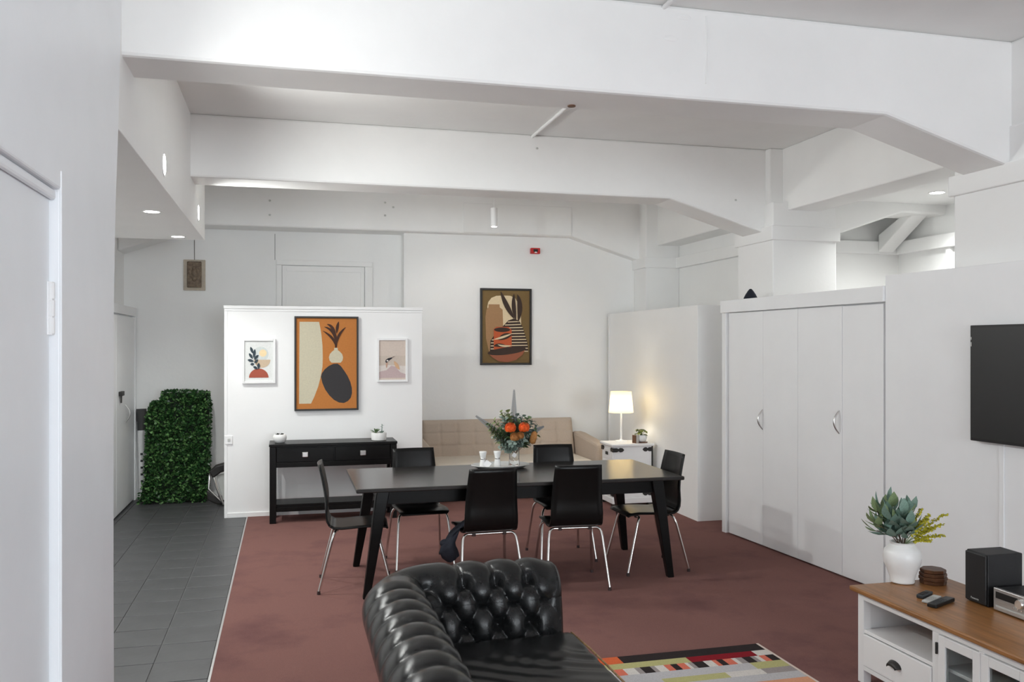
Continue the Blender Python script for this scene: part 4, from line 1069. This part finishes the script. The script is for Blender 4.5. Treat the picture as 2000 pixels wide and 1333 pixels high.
for k, st in enumerate([(.19, .37, .0), (.18, .31, .02), (.165, .26, -.02), (.07, .40, .0), (.09, .35, -.02), (.11, .33, .03), (.06, .33, -.05), (.10, .235, -.03), (.13, .29, .0), (.12, .36, .03)]):
    tip = vl(st[0] * 1.06 + .006, st[1] * .98, st[2] - .05); b_ = Vector((.01, 0, .19)); mm = MB(); mid = b_.lerp(tip, .5) + Vector((0, 0, .03))
    P = [b_ * (1 - t_) ** 2 + mid * 2 * t_ * (1 - t_) + tip * t_ * t_ for t_ in [i / 10 for i in range(11)]]
    mm.tube(P, .0016, 5); mm.cur = 1
    for j in range(70):
        q = .38 + .62 * j / 70; i = min(int(q * 10), 9); c_ = P[i].lerp(P[i + 1], q * 10 - i); v_ = Vector((rnd.gauss(0, 1), rnd.gauss(0, 1), rnd.gauss(0, 1))).normalized()
        mm.leaf(c_, v_, v_.orthogonal(), .017 * (1.2 - .5 * q), .011, .2, .1)
    mm.build('flower_sprig', [M_sage2, M_yel], ve, smooth=60, recalc=False)
# wooden box
p = on_z(1812, 1138, UH)
wbx = thing('wooden_coasters', 'stack of dark wooden octagonal coasters beside white vase', 'coasters', (p.x + .015, p.y - .02, UH), R(10))
for k in range(4):
    r_ = .066 - .004 * abs(k - 1.2); z0 = k * .019
    MB().lathe([(r_, z0), (r_ + .003, z0 + .003), (r_ + .003, z0 + .015), (r_, z0 + .018)], 8).build('coaster', M_wood2, wbx)
# remotes
def remote(u, v, L, W, hgt, rz, m, label, btn):
    p = on_z(u, v, UH); t = thing('remote_control', label, 'remote', (p.x, p.y, UH + .001), R(rz))
    MB().box(-L / 2, L / 2, -W / 2, W / 2, 0, hgt).build('body', m, t, bevel=.004)
    for i in range(5):
        for j in (-1, 0, 1): MB().box(-L * .36 + i * L * .12 - .004, -L * .36 + i * L * .12 + .004, j * W * .26 - .004, j * W * .26 + .004, hgt, hgt + .0015).build('button', btn, t)
    return t
remote(1806, 1166, .11, .036, .018, 28, M_dgrey, 'short dark remote control nearest the white vase', M_iron)
remote(1820, 1174, .14, .04, .012, 28, M_lgrey, 'pale grey remote control between two dark ones', M_silver)
remote(1838, 1181, .185, .045, .018, 24, M_tvb, 'long black remote control nearest the cabinet front edge', M_dgrey)
# speaker
p = on_z(1888, 1172, UH)
spx, spy = p.x, p.y
sp = thing('speaker', 'black box speaker standing on the television cabinet', 'speaker', (spx, spy, UH), R(-2))
SH_ = .245
MB().box(0, .19, -.135, 0, 0.002, SH_).build('cabinet', M_spk, sp, bevel=.004)
MB().box(-.012, 0, -.133, -.002, .008, SH_ - .004).build('grille', M_spk, sp, bevel=.006)
bpy.ops.object.select_all(action='DESELECT')
tc_ = bpy.data.curves.new('brand_mark', 'FONT'); tc_.body = 'Panasonic'; tc_.size = .013; tc_.extrude = .0004; tc_.align_x = 'CENTER'
tmp = bpy.data.objects.new('brand_mark_curve', tc_); C.objects.link(tmp)
bpy.context.view_layer.update()
me = bpy.data.meshes.new_from_object(tmp.evaluated_get(bpy.context.evaluated_depsgraph_get())); bpy.data.objects.remove(tmp)
me.materials.clear(); me.materials.append(M_lgrey)
o = bpy.data.objects.new('brand_mark', me); C.objects.link(o); o.parent = sp; o.location = (-.0125, -.067, .022); o.rotation_euler = (R(90), 0, R(-90))
# receiver
p = on_z(1943, 1193, UH)
rc = thing('stereo_receiver', 'silver stereo receiver with round volume knob at right edge', 'stereo', (p.x, p.y, UH), R(0))
RL, RH = .215, .105
MB().box(0.008, .24, -RL, 0, .008, RH).build('case', M_spk, rc, bevel=.004)
MB().box(-.006, .012, -RL - .002, .002, .006, RH + .002).build('front_panel', M_silver, rc, bevel=.003)
box('display', M_tvb, -.0075, -.006, -.135, -.012, .062, .092, rc, .0005)
box('disc_tray', M_lgrey, -.0072, -.006, -.19, -.012, .022, .030, rc, .0005)
kn = MB(); n = 24
kn.lathe([(.021, 0), (.022, .002), (.021, .018), (.019, .021), (.004, .021)], n); kn.build('volume_knob', M_chrome, rc, smooth=40, loc=(-.006, -.158, .073), rot=(0, R(-90), 0))
for k in range(5): MB().lathe([(.0035, 0), (.0035, .004)], 10).build('button', M_chrome, rc, loc=(-.006, -.115 - .022 * k, .043), rot=(0, R(-90), 0))
for x in (.03, .21):
    for y in (-.03, -RL + .03): MB().lathe([(.012, 0), (.012, .009)], 12, (x, y, 0)).build('foot', M_rubber, rc)
